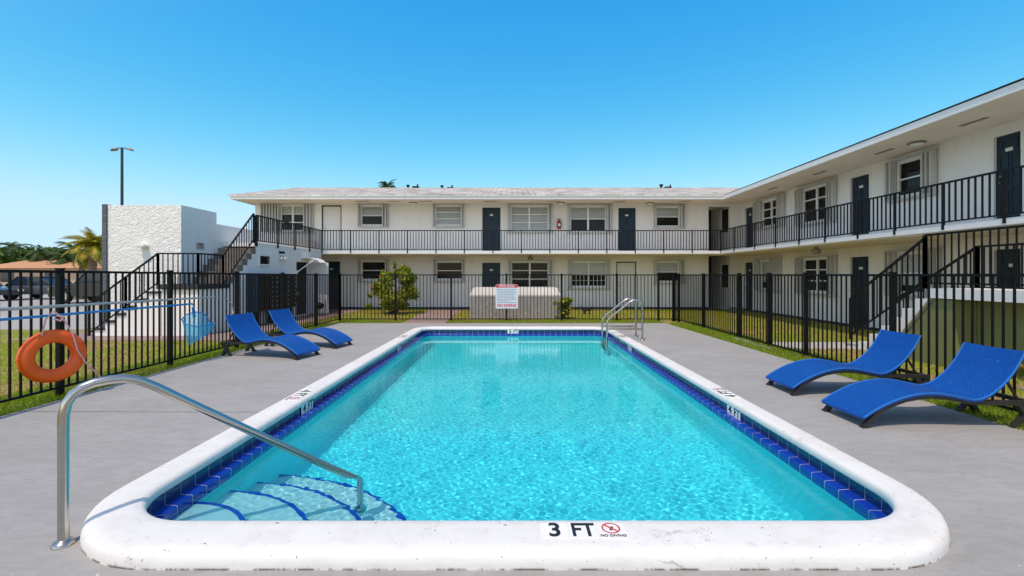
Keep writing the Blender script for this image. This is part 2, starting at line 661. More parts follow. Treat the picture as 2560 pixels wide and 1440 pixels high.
deck_m = make_deck_mat()
coping_m = make_coping_mat()
stucco_m = make_stucco()
shingle_m = make_shingle()
tile_m = make_tile('navy_glazed_tile', (0.006, 0.018, 0.10), (0.008, 0.028, 0.14), (0.35, 0.34, 0.33), 0.152, 0.30)
ledge_m = make_tile('blue_glazed_tile', (0.006, 0.035, 0.34), (0.008, 0.05, 0.40), (0.55, 0.53, 0.50), 0.152, 2.0)
nosing_m = mat('blue_nosing_tile', (0.006, 0.05, 0.42), 0.2)
sling_m = make_sling()
piping_m = mat('blue_piping', (0.02, 0.17, 0.55), 0.35, var=0.3, vscale=60)
pane_m = make_glass_sheet('window_glass')
net_m = make_net()
ground_m = make_ground()
plaster_m = make_plaster('aqua_pool_plaster', (0.13, 0.80, 0.80), (0.17, 0.88, 0.87))
step_m = make_plaster('pale_step_plaster', (0.66, 0.68, 0.66), (0.74, 0.75, 0.72))
water_m = make_water()
grass_green = make_leaf('edge_grass_blades', [(0.17, 0.29, 0.014), (0.26, 0.40, 0.02), (0.36, 0.48, 0.03), (0.22, 0.35, 0.014)], 0.9, 0.35, 0.6,
                        [(0.30, 0.32, 0.04), (0.40, 0.36, 0.08), (0.20, 0.28, 0.02)])
grass_m = make_leaf('grass_blades', [(0.26, 0.33, 0.018), (0.38, 0.43, 0.028), (0.52, 0.52, 0.04), (0.32, 0.40, 0.02)],
                    0.6, 0.3, 0.6, [(0.48, 0.34, 0.11), (0.34, 0.33, 0.05), (0.58, 0.42, 0.17)])
leaf_m = make_leaf('hibiscus_leaves', [(0.07, 0.14, 0.012), (0.24, 0.33, 0.02), (0.42, 0.46, 0.03), (0.06, 0.11, 0.01), (0.50, 0.42, 0.03)])
tree_leaf = make_leaf('tree_leaves', [(0.03, 0.07, 0.012), (0.06, 0.12, 0.02), (0.09, 0.15, 0.03), (0.14, 0.18, 0.03)])
palm_leaf = make_leaf('palm_fronds', [(0.12, 0.20, 0.02), (0.26, 0.32, 0.03), (0.46, 0.36, 0.03), (0.62, 0.36, 0.03)])
palm_green = make_leaf('green_palm_fronds', [(0.03, 0.07, 0.02), (0.06, 0.12, 0.02), (0.10, 0.15, 0.03)])
flower_m = mat('red_hibiscus_petal', (0.62, 0.05, 0.02), 0.6)
bark_m = mat('palm_bark', (0.30, 0.21, 0.14), 0.9, var=0.45, vscale=6, bump=0.6, bscale=18)
flag_stone = mat('stacked_slate', (0.16, 0.17, 0.20), 0.85, var=0.5, vscale=7, bump=0.8, bscale=22, stretch=(1, 1, 4))

# ------------------------------------------------------------------ loops for the pool


def rrect(x0, x1, y0, y1, rn, rf, ns=24, nc=12):
    """rounded rectangle, near corners rn, far corners rf; fixed number of points"""
    pts = []
    cs = [(x1 - rf, y1 - rf, rf, 0), (x0 + rf, y1 - rf, rf, 90), (x0 + rn, y0 + rn, rn, 180), (x1 - rn, y0 + rn, rn, 270)]
    for i, (cx, cy, r, a) in enumerate(cs):
        arc = [(cx + r * math.cos(R(a + 90 * k / nc)), cy + r * math.sin(R(a + 90 * k / nc))) for k in range(nc + 1)]
        pts += arc
        nx = cs[(i + 1) % 4]
        e = (nx[0] + nx[2] * math.cos(R(nx[3])), nx[1] + nx[2] * math.sin(R(nx[3])))
        s = arc[-1]
        pts += [(s[0] + (e[0] - s[0]) * k / ns, s[1] + (e[1] - s[1]) * k / ns) for k in range(1, ns)]
    return pts


POUT = rrect(-2.71, 2.745, 2.355, 12.80, 0.80, 0.62)
PIN = rrect(-2.42, 2.52, 2.70, 12.43, 0.45, 0.30)
PTILE = rrect(-2.432, 2.535, 2.675, 12.445, 0.475, 0.32)
PLEDGE = rrect(-2.345, 2.455, 2.78, 12.37, 0.37, 0.24)
WATER_Z = -0.122


def loop3(pl, z): return [(p[0], p[1], z) for p in pl]


def lerp_loop(A, B, t): return [(a[0] + (b[0] - a[0]) * t, a[1] + (b[1] - a[1]) * t) for a, b in zip(A, B)]


def floor_z(y): return WATER_Z - (0.98 + 0.055 * (y - 2.8))


pool = thing('swimming_pool', 'blue rectangular swimming pool with raised white rounded coping sunk in the grey deck', 'swimming pool', (0, 7.5, 0))


def pool_part(name, mb, m, smooth=True, angle=50):
    return mb.build(name, m, pool, smooth, angle=angle, loc=(0, -7.5, 0))


# coping
prof = [(0.06, 0.018), (0.01, 0.021), (0.0, 0.032), (0.0, 0.058), (0.03, 0.077), (0.10, 0.089), (0.25, 0.092), (0.5, 0.092),
        (0.74, 0.092), (0.86, 0.088), (0.94, 0.076), (0.985, 0.054), (1.0, 0.025), (1.0, -0.06)]
mb = MB()
loops = []
for t, z in prof:
    l = lerp_loop(PIN, POUT, t)
    loops.append([(p[0], p[1], z + 0.0025 * mnoise.noise(Vector((p[0] * 1.3, p[1] * 1.3, 3 * t))) * (1 if 0.03 < t < 0.97 else 0)) for p in l])
n = len(PIN)
for l in loops:
    mb.v += l
for i in range(len(loops) - 1):
    for k in range(n):
        k2 = (k + 1) % n
        mb.f.append((i * n + k, i * n + k2, (i + 1) * n + k2, (i + 1) * n + k))
coping = pool_part('coping', mb, coping_m, True, 80)


def strip_uv(name, loops, m):
    """closed strip through several loops, UV 'run' = (length along, length across)"""
    n = len(loops[0])
    run = [0.0]
    for k in range(n):
        a, b2 = Vector(loops[0][k]), Vector(loops[0][(k + 1) % n])
        run.append(run[-1] + (b2 - a).length)
    vs = [p for l in loops for p in l]
    fs, uvs = [], []
    ac = [0.0]
    for i in range(len(loops) - 1):
        ac.append(ac[-1] + (Vector(loops[i][0]) - Vector(loops[i + 1][0])).length)
    for i in range(len(loops) - 1):
        for k in range(n):
            k2 = (k + 1) % n
            fs.append((i * n + k, i * n + k2, (i + 1) * n + k2, (i + 1) * n + k))
            uvs += [(run[k], ac[i] + 0.01), (run[k + 1], ac[i] + 0.01), (run[k + 1], ac[i + 1] + 0.01), (run[k], ac[i + 1] + 0.01)]
    me = bpy.data.meshes.new(name)
    me.from_pydata(vs, [], fs)
    ul = me.uv_layers.new(name='run')
    for i, uvv in enumerate(uvs):
        ul.data[i].uv = uvv
    me.materials.append(m)
    me.shade_smooth()
    me.set_sharp_from_angle(angle=R(35))
    o = bpy.data.objects.new(name, me)
    COL.objects.link(o)
    o.parent = pool
    o.location = (0, -7.5, 0)
    return o


tile_band = strip_uv('tile_band', [loop3(PTILE, 0.03), loop3(PTILE, -0.085)], tile_m)
PL1 = lerp_loop(PLEDGE, PTILE, 0.10)
PL2 = lerp_loop(PLEDGE, PTILE, 1.0)
ledge = strip_uv('ledge_tiles', [loop3(PL2, -0.074), loop3(PL1, -0.077), loop3(PLEDGE, -0.086), loop3(PLEDGE, -0.21)], ledge_m)

# basin: walls and sloping floor
mb = MB()
n = len(PLEDGE)
B0 = loop3(PLEDGE, -0.20)
PB1 = lerp_loop(PLEDGE, [(0.04, 7.5)] * n, 0.003)
B1 = [(p[0], p[1], floor_z(p[1]) + 0.15) for p in PB1]
PB2 = lerp_loop(PLEDGE, [(0.04, 7.5)] * n, 0.02)
B2 = [(p[0], p[1], floor_z(p[1]) + 0.03) for p in PB2]
PB3 = lerp_loop(PLEDGE, [(0.04, 7.5)] * n, 0.06)
B3 = [(p[0], p[1], floor_z(p[1])) for p in PB3]
for A, Bq in ((B0, B1), (B1, B2), (B2, B3)):
    mb.strip(A, Bq, True)
mb.add(B3, [tuple(range(n))])
basin = pool_part('basin', mb, plaster_m, True, 60)

# corner entry steps (quarter rounds) with blue nosing
C0 = (-2.345, 2.72)
for rr_, d in ((0.64, 0.07), (1.04, 0.34), (1.45, 0.65), (1.84, 0.93)):
    zt = WATER_Z - d
    mb = MB()
    arc = [(C0[0] + rr_ * math.cos(R(90 * k / 24)), C0[1] + rr_ * math.sin(R(90 * k / 24))) for k in range(25)]
    mb.prism([(C0[0], C0[1])] + arc, zt - 0.36 if d < 0.9 else zt - 0.2, zt, 'xy')
    so = pool_part('entry_step', mb, step_m, False)
    mb = MB()
    a2 = [(C0[0] + (rr_ + 0.004) * math.cos(R(90 * k / 24)), C0[1] + (rr_ + 0.004) * math.sin(R(90 * k / 24))) for k in range(25)]
    a1 = [(C0[0] + (rr_ - 0.028) * math.cos(R(90 * k / 24)), C0[1] + (rr_ - 0.028) * math.sin(R(90 * k / 24))) for k in range(25)]
    mb.strip(loop3(a1, zt + 0.004), loop3(a2, zt + 0.004))
    mb.strip(loop3(a2, zt + 0.004), loop3(a2, zt - 0.03))
    nz = mb.build('nosing', nosing_m, so, True)


# depth markers
def marker(M, txt, icon, plates=True):
    """flat tiles with lettering; M maps local (x right, y up, z out)"""
    w = 0.155
    mk = MB(M)
    cells = 3 if icon else 2
    for i in range(cells):
        mk.box((i - cells / 2) * (w + 0.006), (i - cells / 2) * (w + 0.006) + w, -w / 2, w / 2, 0, 0.004)
    o = mk.build('depth_marker', trim_white if plates else side_plate_m, pool, bevel=0.001, loc=(0, -7.5, 0))
    t0 = txt.split()[0]
    x0 = (0 - cells / 2) * (w + 0.006) + w / 2
    text_mesh('lettering', t0, 0.185, ink, o, M @ Matrix.Translation((x0, 0, 0.005)), bold=0.004, sx=0.85)
    text_mesh('lettering', 'FT', 0.180, ink, o, M @ Matrix.Translation((x0 + w + 0.006, 0, 0.005)), bold=0.004, sx=0.72)
    if icon:
        xi = x0 + 2 * (w + 0.006)
        q = MB(M)
        ring = [(xi + r_ * math.cos(a), 0.022 + r_ * math.sin(a), 0.0055) for r_ in (0.044, 0.053) for a in np.linspace(0, 2 * math.pi, 33)[:-1]]
        q.add(ring, [(k, (k + 1) % 32, 32 + (k + 1) % 32, 32 + k) for k in range(32)])
        s_ = 0.0335
        q.add([(xi - s_, 0.022 + s_ - 0.008, 0.006), (xi - s_ + 0.008, 0.022 + s_, 0.006), (xi + s_, 0.022 - s_ + 0.008, 0.006), (xi + s_ - 0.008, 0.022 - s_, 0.006)], [(0, 1, 2, 3)])
        q.build('prohibition_ring', red_paint, o)
        q = MB(M)
        # diving figure, reduced to head, body and water line
        q.lathe([(0.0001, 0.0050), (0.007, 0.0052), (0.0001, 0.0054)], (xi + 0.010, 0.032, 0), 12)
        q.add([(xi - 0.012, 0.036, .0052), (xi + 0.004, 0.030, .0052), (xi + 0.008, 0.022, .0052), (xi - 0.004, 0.012, .0052), (xi - 0.010, 0.020, .0052)], [(0, 1, 2, 3, 4)])
        q.add([(xi - 0.012, 0.0, .0052), (xi + 0.006, 0.0, .0052), (xi + 0.006, 0.010, .0052), (xi - 0.012, 0.010, .0052)], [(0, 1, 2, 3)])
        q.build('diver_symbol', ink, o)
        text_mesh('lettering', 'NO DIVING', 0.030, ink, o, M @ Matrix.Translation((xi, -0.052, 0.005)), bold=0.0006, sx=0.92)
    return o


def fr(o, x, y):
    x, y = Vector(x).normalized(), Vector(y).normalized()
    z = x.cross(y)
    M = Matrix.Identity(4)
    for i in range(3):
        M[i][0], M[i][1], M[i][2], M[i][3] = x[i], y[i], z[i], o[i]
    return M


marker(fr((0.405, 2.555, 0.0915), (1, 0, 0), (0, 1, 0)), '3', True)
marker(fr((-2.565, 5.45, 0.0915), (0, -1, 0), (1, 0, 0)), '4', True)
marker(fr((2.62, 5.55, 0.0915), (0, 1, 0), (-1, 0, 0)), '4', True)
marker(fr((2.62, 10.6, 0.0915), (0, 1, 0), (-1, 0, 0)), '5', True)
marker(fr((-2.565, 10.6, 0.0915), (0, -1, 0), (1, 0, 0)), '5', True)
# on the waterline tile
SC = Matrix.Diagonal((0.95, 0.72, 1, 1))
marker(fr((-2.424, 5.35, -0.02), (0, 1, 0), (0, 0, 1)) @ SC, '4', False)
marker(fr((2.527, 5.15, -0.02), (0, -1, 0), (0, 0, 1)) @ SC, '4', False)
marker(fr((2.527, 9.7, -0.02), (0, -1, 0), (0, 0, 1)) @ SC, '5', False)
marker(fr((-2.424, 9.7, -0.02), (0, 1, 0), (0, 0, 1)) @ SC, '5', False)
marker(fr((0.03, 12.37, -0.01), (1, 0, 0), (0, 0, 1)) @ SC, '5', False)

# water: a real rippled surface
WAVE = 0.28
WX0, WX1, WY0, WY1 = -2.42, 2.53, 2.70, 12.44
NX, NY = 640, 1260
xs = np.linspace(WX0, WX1, NX)
ys = np.linspace(WY0, WY1, NY)
XX, YY = np.meshgrid(xs, ys)
ZZ = np.zeros_like(XX)
wr = np.random.default_rng(3)
for k in range(90):
    lam = 0.034 * (0.095 / 0.034) ** wr.random()
    an = wr.random() * 2 * math.pi
    kk = 2 * math.pi / lam
    amp = WAVE / kk ** 2
    ZZ += amp * np.sin(kk * (XX * math.cos(an) + YY * math.sin(an)) + wr.random() * 6.28)
calm = np.clip(1.05 - (YY - 4.5) / 9.0, 0.30, 1.0)
ZZ = ZZ * calm + WATER_Z
co = np.stack([XX, YY, ZZ], -1).reshape(-1, 3)
idx = np.arange(NX * NY).reshape(NY, NX)
fa = np.stack([idx[:-1, :-1], idx[:-1, 1:], idx[1:, 1:], idx[1:, :-1]], -1).reshape(-1, 4)


def np_mesh(name, co, fa, m, parent=None, smooth=False):
    me = bpy.data.meshes.new(name)
    me.vertices.add(len(co))
    me.vertices.foreach_set('co', np.asarray(co, np.float32).ravel())
    k = fa.shape[1]
    me.loops.add(fa.size)
    me.polygons.add(len(fa))
    me.loops.foreach_set('vertex_index', np.asarray(fa, np.int32).ravel())
    me.polygons.foreach_set('loop_start', np.arange(0, fa.size, k, dtype=np.int32))
    me.update(calc_edges=True)
    me.validate()
    if smooth:
        me.shade_smooth()
    me.materials.append(m)
    o = bpy.data.objects.new(name, me)
    COL.objects.link(o)
    o.parent = parent
    return o


water = structure(np_mesh('water', co, fa, water_m, None, True))

# ------------------------------------------------------------------ ground, deck and paths


def ground_h(x, y):
    t = min(max((x - 6.0) / 4.0, 0), 1)
    return -0.03 - 0.07 * t


GX = [-400, -120, -60, -30, -20, -14, -9, -5.8, -2.6, 2.6, 5.0, 6.0, 8.0, 10.0, 11.0, 14, 20, 60, 120, 400]
GY = [-60, -20, -6, 0, 2.5, 6, 10, 12.6, 14.3, 16, 20, 25, 40, 80, 150, 500]
mb = MB()
iv = {}
for j, y in enumerate(GY):
    for i, x in enumerate(GX):
        iv[i, j] = len(mb.v)
        mb.v.append((x, y, ground_h(x, y)))
for j in range(len(GY) - 1):
    for i in range(len(GX) - 1):
        if -2.7 < (GX[i] + GX[i + 1]) / 2 < 2.7 and 2.4 < (GY[j] + GY[j + 1]) / 2 < 12.7:
            continue
        mb.f.append((iv[i, j], iv[i + 1, j], iv[i + 1, j + 1], iv[i, j + 1]))
structure(mb.build('ground', ground_m))

# deck ring with the pool cut out
deck_out = [(-5.56, -3.0), (5.12, -3.0), (5.06, 4.0), (5.01, 8.05), (4.89, 14.40), (-5.56, 14.40)]
hole = lerp_loop(PIN, POUT, 0.97)
bm = bmesh.new()
ov = [bm.verts.new((x, y, 0)) for x, y in deck_out]
hv = [bm.verts.new((x, y, 0)) for x, y in hole]
ed = [bm.edges.new((a[i], a[(i + 1) % len(a)])) for a in (ov, hv) for i in range(len(a))]
bmesh.ops.triangle_fill(bm, use_beauty=True, use_dissolve=False, edges=ed)
me = bpy.data.meshes.new('pool_deck')
for f in bm.faces:
    if f.normal.z < 0:
        f.normal_flip()
bm.to_mesh(me)
bm.free()
me.materials.append(deck_m)
deck = structure(bpy.data.objects.new('pool_deck', me))
COL.objects.link(deck)
mb = MB()
for i in range(len(deck_out)):
    a, b2 = deck_out[i], deck_out[(i + 1) % len(deck_out)]
    mb.quad((*a, 0), (*b2, 0), (*b2, -0.12), (*a, -0.12))
structure(mb.build('deck_edge', deck_m))
# sawn joint across the left deck
joint_m = mat('dark_joint', (0.05, 0.048, 0.045), 0.9, var=0.9, vscale=16, col2=(0.30, 0.29, 0.285))
mb = MB()
yj = F * EYE / (1029 - CY)
mb.quad((-5.5, yj - 0.006, 0.003), (-2.72, yj - 0.03, 0.003), (-2.72, yj - 0.022, 0.003), (-5.5, yj + 0.003, 0.003))
structure(mb.build('deck_joint', joint_m))


def sheet(name, poly, z, m):
    mb = MB()
    mb.prism(poly, z - 0.05, z, 'xy')
    return structure(mb.build(name, m))


sheet('brick_path', [(-3.5, 14.42), (-2.15, 14.42), (-2.3, 20.6), (-3.75, 20.6)], -0.012, brick_path)
sheet('brick_path', [(-7.95, 10.7), (-6.75, 10.7), (-6.55, 20.6), (-7.95, 20.6)], -0.010, brick_path)
sheet('brick_path', [(-11.9, 10.7), (-7.95, 10.7), (-7.95, 12.3), (-11.9, 12.3)], -0.014, brick_path)
sheet('concrete_path', [(5.7, 9.55), (9.4, 9.55), (9.4, 10.45), (5.7, 10.5)], -0.020, grey_conc)
sheet('concrete_path', [(7.0, 3.5), (9.6, 3.5), (9.6, 6.4), (7.0, 6.4)], -0.030, brick_path)
sheet('parking_lot', [(-70, 12.9), (-12.2, 12.9), (-12.2, 40), (-70, 40)], -0.012, asphalt)

# grass: blades on every lawn strip, one uncountable mass


def in_any(x, y, rects):
    m = np.zeros_like(x, bool)
    for x0, x1, y0, y1 in rects:
        m |= (x > x0) & (x < x1) & (y > y0) & (y < y1)
    return m


def blades(areas, avoid, h0, h1, w):
    P, S = [], []
    for (x0, x1, y0, y1, dens, hs) in areas:
        k = int((x1 - x0) * (y1 - y0) * dens)
        x = rng.uniform(x0, x1, k)
        y = rng.uniform(y0, y1, k)
        ok = ~in_any(x, y, avoid)
        P.append(np.c_[x[ok], y[ok]])
        S.append(np.full(ok.sum(), hs))
    P = np.concatenate(P)
    S = np.concatenate(S)
    k = len(P)
    a = rng.uniform(0, 2 * math.pi, k)
    hh = rng.uniform(h0, h1, k) * S
    ww = w * rng.uniform(0.7, 1.3, k) * (0.6 + 0.4 * S)
    lean = rng.uniform(0.2, 1.1, k) * hh
    la = rng.uniform(0, 2 * math.pi, k)
    t = np.clip((P[:, 0] - 6.0) / 4.0, 0, 1)
    z = -0.03 - 0.07 * t - 0.004
    dx, dy = np.cos(a) * ww, np.sin(a) * ww
    v0 = np.c_[P[:, 0] - dx, P[:, 1] - dy, z]
    v1 = np.c_[P[:, 0] + dx, P[:, 1] + dy, z]
    v2 = np.c_[P[:, 0] + np.cos(la) * lean, P[:, 1] + np.sin(la) * lean, z + hh]
    co = np.stack([v0, v1, v2], 1).reshape(-1, 3)
    return co, np.arange(3 * k).reshape(-1, 3)


avoid = [(-3.6, -2.15, 14.4, 20.7), (-7.95, -6.65, 10.7, 20.7), (-12, -7.9, 10.7, 12.4), (5.7, 9.4, 9.55, 10.5), (7.4, 8.6, 7.6, 9.6),
         (-1.55, 1.75, 16.0, 17.6)]
for nm, gm, areas, lab in (
    ('grass', grass_green, [(-5.8, 4.95, 14.40, 15.4, 1700, 0.9), (-6.5, -5.57, 2.5, 14.5, 2600, 1.0), (5.0, 5.9, 4.5, 14.5, 2600, 1.1)],
     'bright green grass strip between the deck and the fence'),
    ('lawn_grass', grass_m, [(-6.8, 9.0, 15.3, 20.65, 700, 0.8), (-11.9, -6.4, 5.0, 10.8, 800, 0.75), (-6.8, -6.3, 10.5, 15.4, 700, 0.8),
                             (5.8, 10.55, 4.0, 20.5, 800, 0.8), (-16, -11.9, 4.0, 12.7, 300, 0.8)],
     'short green and straw coloured lawn grass round the buildings')):
    co, fa = blades(areas, avoid, 0.035, 0.085, 0.007)
    g = np_mesh(nm, co, fa, gm)
    g['kind'] = 'stuff'
    g['label'] = lab

# loose stones edging the grass strip by the right fence
stone_m = mat('grey_edging_stone', (0.30, 0.27, 0.25), 0.9, var=0.4, vscale=14, bump=0.5, bscale=50)
srs = random.Random(8)
for k in range(9):
    mb = MB()
    a_, b_, c_ = srs.uniform(.05, .075), srs.uniform(.07, .09), srs.uniform(.035, .055)
    mb.prism([(-a_, -b_), (a_ * .8, -b_ * .9), (a_, 0), (a_ * .85, b_ * .95), (-a_ * .9, b_), (-a_ * 1.05, .1 * b_)], -0.03, c_, 'xy')
    so_ = mb.build('edging_stone', stone_m, bevel=0.012)
    so_.location = (5.40 + srs.uniform(-.02, .02), 9.45 + 0.175 * k, -0.03)
    so_.rotation_euler = (0, 0, srs.uniform(-.3, .3))
    tag(so_, 'loose grey stone in the short row edging the grass at the right fence', 'stone', 'edging stones by the right fence')

# ------------------------------------------------------------------ generic railings


def picket_run(mb, a, b, zb, zt, sp=0.112, w=0.016, rail=0.03, bottom=0.08, top_rail=True, ends=False):
    """level or sloped run between a and b (xy), zb / zt = (z at a, z at b) of the bottom and top rail"""
    a2, b2 = Vector((a[0], a[1])), Vector((b[0], b[1]))
    Ln = (b2 - a2).length
    k = max(2, round(Ln / sp))
    P = lambda t, z: (a2.x + (b2.x - a2.x) * t, a2.y + (b2.y - a2.y) * t, z)
    lz = lambda zz, t: zz[0] + (zz[1] - zz[0]) * t
    mb.bar(P(0, zb[0]), P(1, zb[1]), rail * 0.8, rail * 0.8)
    if top_rail:
        mb.bar(P(0, zt[0]), P(1, zt[1]), rail * 1.15, rail)
    for i in range(0 if ends else 1, k + (1 if ends else 0)):
        t = i / k
        mb.bar(P(t, lz(zb, t)), P(t, lz(zt, t)), w, w)


def post_mb(x, y, z0, z1, w, cap=True):
    mb = MB()
    mb.box(x - w / 2, x + w / 2, y - w / 2, y + w / 2, z0, z1)
    if cap:
        mb.box(x - w / 2 - 0.006, x + w / 2 + 0.006, y - w / 2 - 0.006, y + w / 2 + 0.006, z1, z1 + 0.018)
    return mb


def fence(label, pts, group='black picket fence runs round the pool deck', rise=None):
    t = thing('pool_fence', label, 'fence', (0, 0, 0), 0, group)
    rise = rise or [0] * len(pts)
    for i, (x, y) in enumerate(pts):
        post_mb(x, y, -0.12, 1.565 + rise[i], 0.062).build('post', black_metal, t)
        if i:
            xa, ya = pts[i - 1]
            mb = MB()
            ra, rb = rise[i - 1], rise[i]
            picket_run(mb, (xa, ya), (x, y), (0.05 + ra, 0.05 + rb), (1.535 + ra, 1.535 + rb), 0.116, 0.019, 0.034)
            mb.build('picket_panel', black_metal, t)
    return t


XL = -5.81
ly = [-XL * F / (CX - x) for x in (790, 707, 592, 425, 150)]
fence('black picket fence run behind the left loungers holding the pool pole, net and life ring', [(XL, 15.26)] + [(XL, y) for y in ly] + [(XL, 3.95), (XL, 2.1)],
      rise=[0, 0.005, 0.015, 0.025, 0.035, 0.045, 0.05, 0.05])
fx = [850, 989, 1128, 1266, 1404, 1542, 1646, 1683]
fence('black picket fence run across the far deck end carrying the rules sign', [(gx(x, 15.26), 15.26) for x in fx])
XRF = 5.55
fence('black picket fence run behind the right loungers with the gate posts', [(gx(1683, 15.26) + 0.04, 15.24), (XRF - 0.02, 15.0)] + [(XRF, F * XRF / (x - CX)) for x in (1759, 1848, 1923, 2015, 2232)] + [(XRF, 4.65), (XRF, 2.8)])

# ------------------------------------------------------------------ apartment building
DW = 20.7            # plane of the back facade
XE = -11.76          # its left end
XW = 10.6            # plane of the right wing facade
SLAB0, SLAB1 = 2.42, 2.54
SOFF = 4.79
DB, XB = 18.85, 8.70  # balcony edges
XWING = -7.95

bld = thing('apartment_building', 'white two storey apartment building with black balcony railings and navy doors behind the pool', 'building', (0, DW, 0))
OFF = (0, -DW, 0)


def bpart(name, mb, m, parent=None, smooth=False, bevel=0.0):
    o = mb.build(name, m, parent or bld, smooth, bevel)
    if parent is None:
        o.location = OFF
    return o


FB = frame((0, DW, 0), (1, 0, 0), (0, -1, 0))
FRW = frame((XW, 0, 0), (0, -1, 0), (-1, 0, 0))     # u = -Y
FWG = frame((XWING, 0, 0), (0, 1, 0), (1, 0, 0))    # wing wall facing +X, u = +Y


def wall_holes(mb, u0, u1, v0, v1, holes, depth=0.16):
    us = sorted({u0, u1, *[h[0] for h in holes], *[h[1] for h in holes]})
    vs = sorted({v0, v1, *[h[2] for h in holes], *[h[3] for h in holes]})
    us = [u for u in us if u0 <= u <= u1]
    vs = [v for v in vs if v0 <= v <= v1]
    for i in range(len(us) - 1):
        for j in range(len(vs) - 1):
            uc, vc = (us[i] + us[i + 1]) / 2, (vs[j] + vs[j + 1]) / 2
            if any(h[0] < uc < h[1] and h[2] < vc < h[3] for h in holes):
                continue
            mb.quad((us[i], 0, vs[j]), (us[i + 1], 0, vs[j]), (us[i + 1], 0, vs[j + 1]), (us[i], 0, vs[j + 1]))
    for a, b, c, d in holes:
        mb.quad((a, 0, c), (a, depth, c), (a, depth, d), (a, 0, d))
        mb.quad((b, 0, c), (b, depth, c), (b, depth, d), (b, 0, d))
        mb.quad((a, 0, c), (b, 0, c), (b, depth, c), (a, depth, c))
        mb.quad((a, 0, d), (b, 0, d), (b, depth, d), (a, depth, d))


def shutter(M, u0, u1, v0, v1, win, proj=0.16):
    """accordion storm shutter folded to a stack of narrow upright leaves"""
    mb = MB(M)
    k = max(2, round((u1 - u0) / 0.065))
    for i in range(k):
        a = u0 + (u1 - u0) * i / k
        b = u0 + (u1 - u0) * (i + 1) / k
        p = proj * (1.0 if i % 2 == 0 else 0.5)
        mb.box(a + 0.008, b - 0.008, -p, -0.003, v0, v1)
    return mb.build('shutter', shutter_m, win)


def window(M, u0, u1, v0, v1, cols=1, rows=2, blind=0.5, ls=0.09, rs=0.2, track=True, lo=0.0, grille=False):
    """window in frame M; blind = share covered from the top; ls/rs = widths of the folded shutters"""
    M = M @ Matrix.Translation((0, -0.035, 0))
    mb = MB(M)
    t = 0.045
    mb.box(u0, u1, 0.04, 0.10, v1 - t, v1)
    mb.box(u0, u1, 0.04, 0.10, v0, v0 + t)
    mb.box(u0, u0 + t, 0.04, 0.10, v0 + t, v1 - t)
    mb.box(u1 - t, u1, 0.04, 0.10, v0 + t, v1 - t)
    for c in range(1, cols):
        uc = u0 + (u1 - u0) * c / cols
        mb.box(uc - 0.04, uc + 0.04, 0.035, 0.095, v0 + t, v1 - t)
    for c in range(cols):
        a = u0 + (u1 - u0) * c / cols + t
        b = u0 + (u1 - u0) * (c + 1) / cols - t
        for r_ in range(1, rows):
            vv = v0 + (v1 - v0) * r_ / rows
            mb.box(a, b, 0.045, 0.085, vv - 0.02, vv + 0.02)
    if grille:
        for c in range(cols):
            a = u0 + (u1 - u0) * c / cols + t
            b = u0 + (u1 - u0) * (c + 1) / cols - t
            for q in range(1, 4):
                mb.box(a + (b - a) * q / 4 - 0.008, a + (b - a) * q / 4 + 0.008, 0.05, 0.065, v0 + t, (v0 + v1) / 2)
            mb.box(a, b, 0.0515, 0.063, v0 + (v1 - v0) * 0.25 - 0.008, v0 + (v1 - v0) * 0.25 + 0.008)
    w = bpart('window', mb, trim_white)
    w.location = OFF
    q = MB(M)
    q.quad((u0, 0.075, v0), (u1, 0.075, v0), (u1, 0.075, v1), (u0, 0.075, v1))
    q.build('pane', pane_m, w, recalc=False)
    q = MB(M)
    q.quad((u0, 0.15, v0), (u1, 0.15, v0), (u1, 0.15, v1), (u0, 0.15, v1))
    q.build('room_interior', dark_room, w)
    if blind > 0:
        q = MB(M)
        vb = v1 - (v1 - v0) * blind
        k = max(3, int((v1 - vb) / 0.05))
        for i in range(k):
            a = vb + (v1 - vb) * i / k
            b = vb + (v1 - vb) * (i + 0.93) / k
            q.quad((u0 + t, 0.105, a), (u1 - t, 0.105, a), (u1 - t, 0.125, b), (u0 + t, 0.125, b))
        q.build('blind', blind_m, w, recalc=False)
    if ls:
        shutter(M, u0 - ls, u0, v0 - 0.05, v1 + 0.05, w)
    if rs:
        shutter(M, u1, u1 + rs, v0 - 0.05, v1 + 0.05, w)
    if track:
        for z0_, z1_ in ((v1 + 0.052, v1 + 0.095), (v0 - 0.115, v0 - 0.052)):
            q = MB(M)
            q.box(u0 - ls - 0.03, u1 + rs + 0.03, -0.10, -0.002, z0_, z1_)
            q.build('shutter_track', shutter_m, w)
    return w


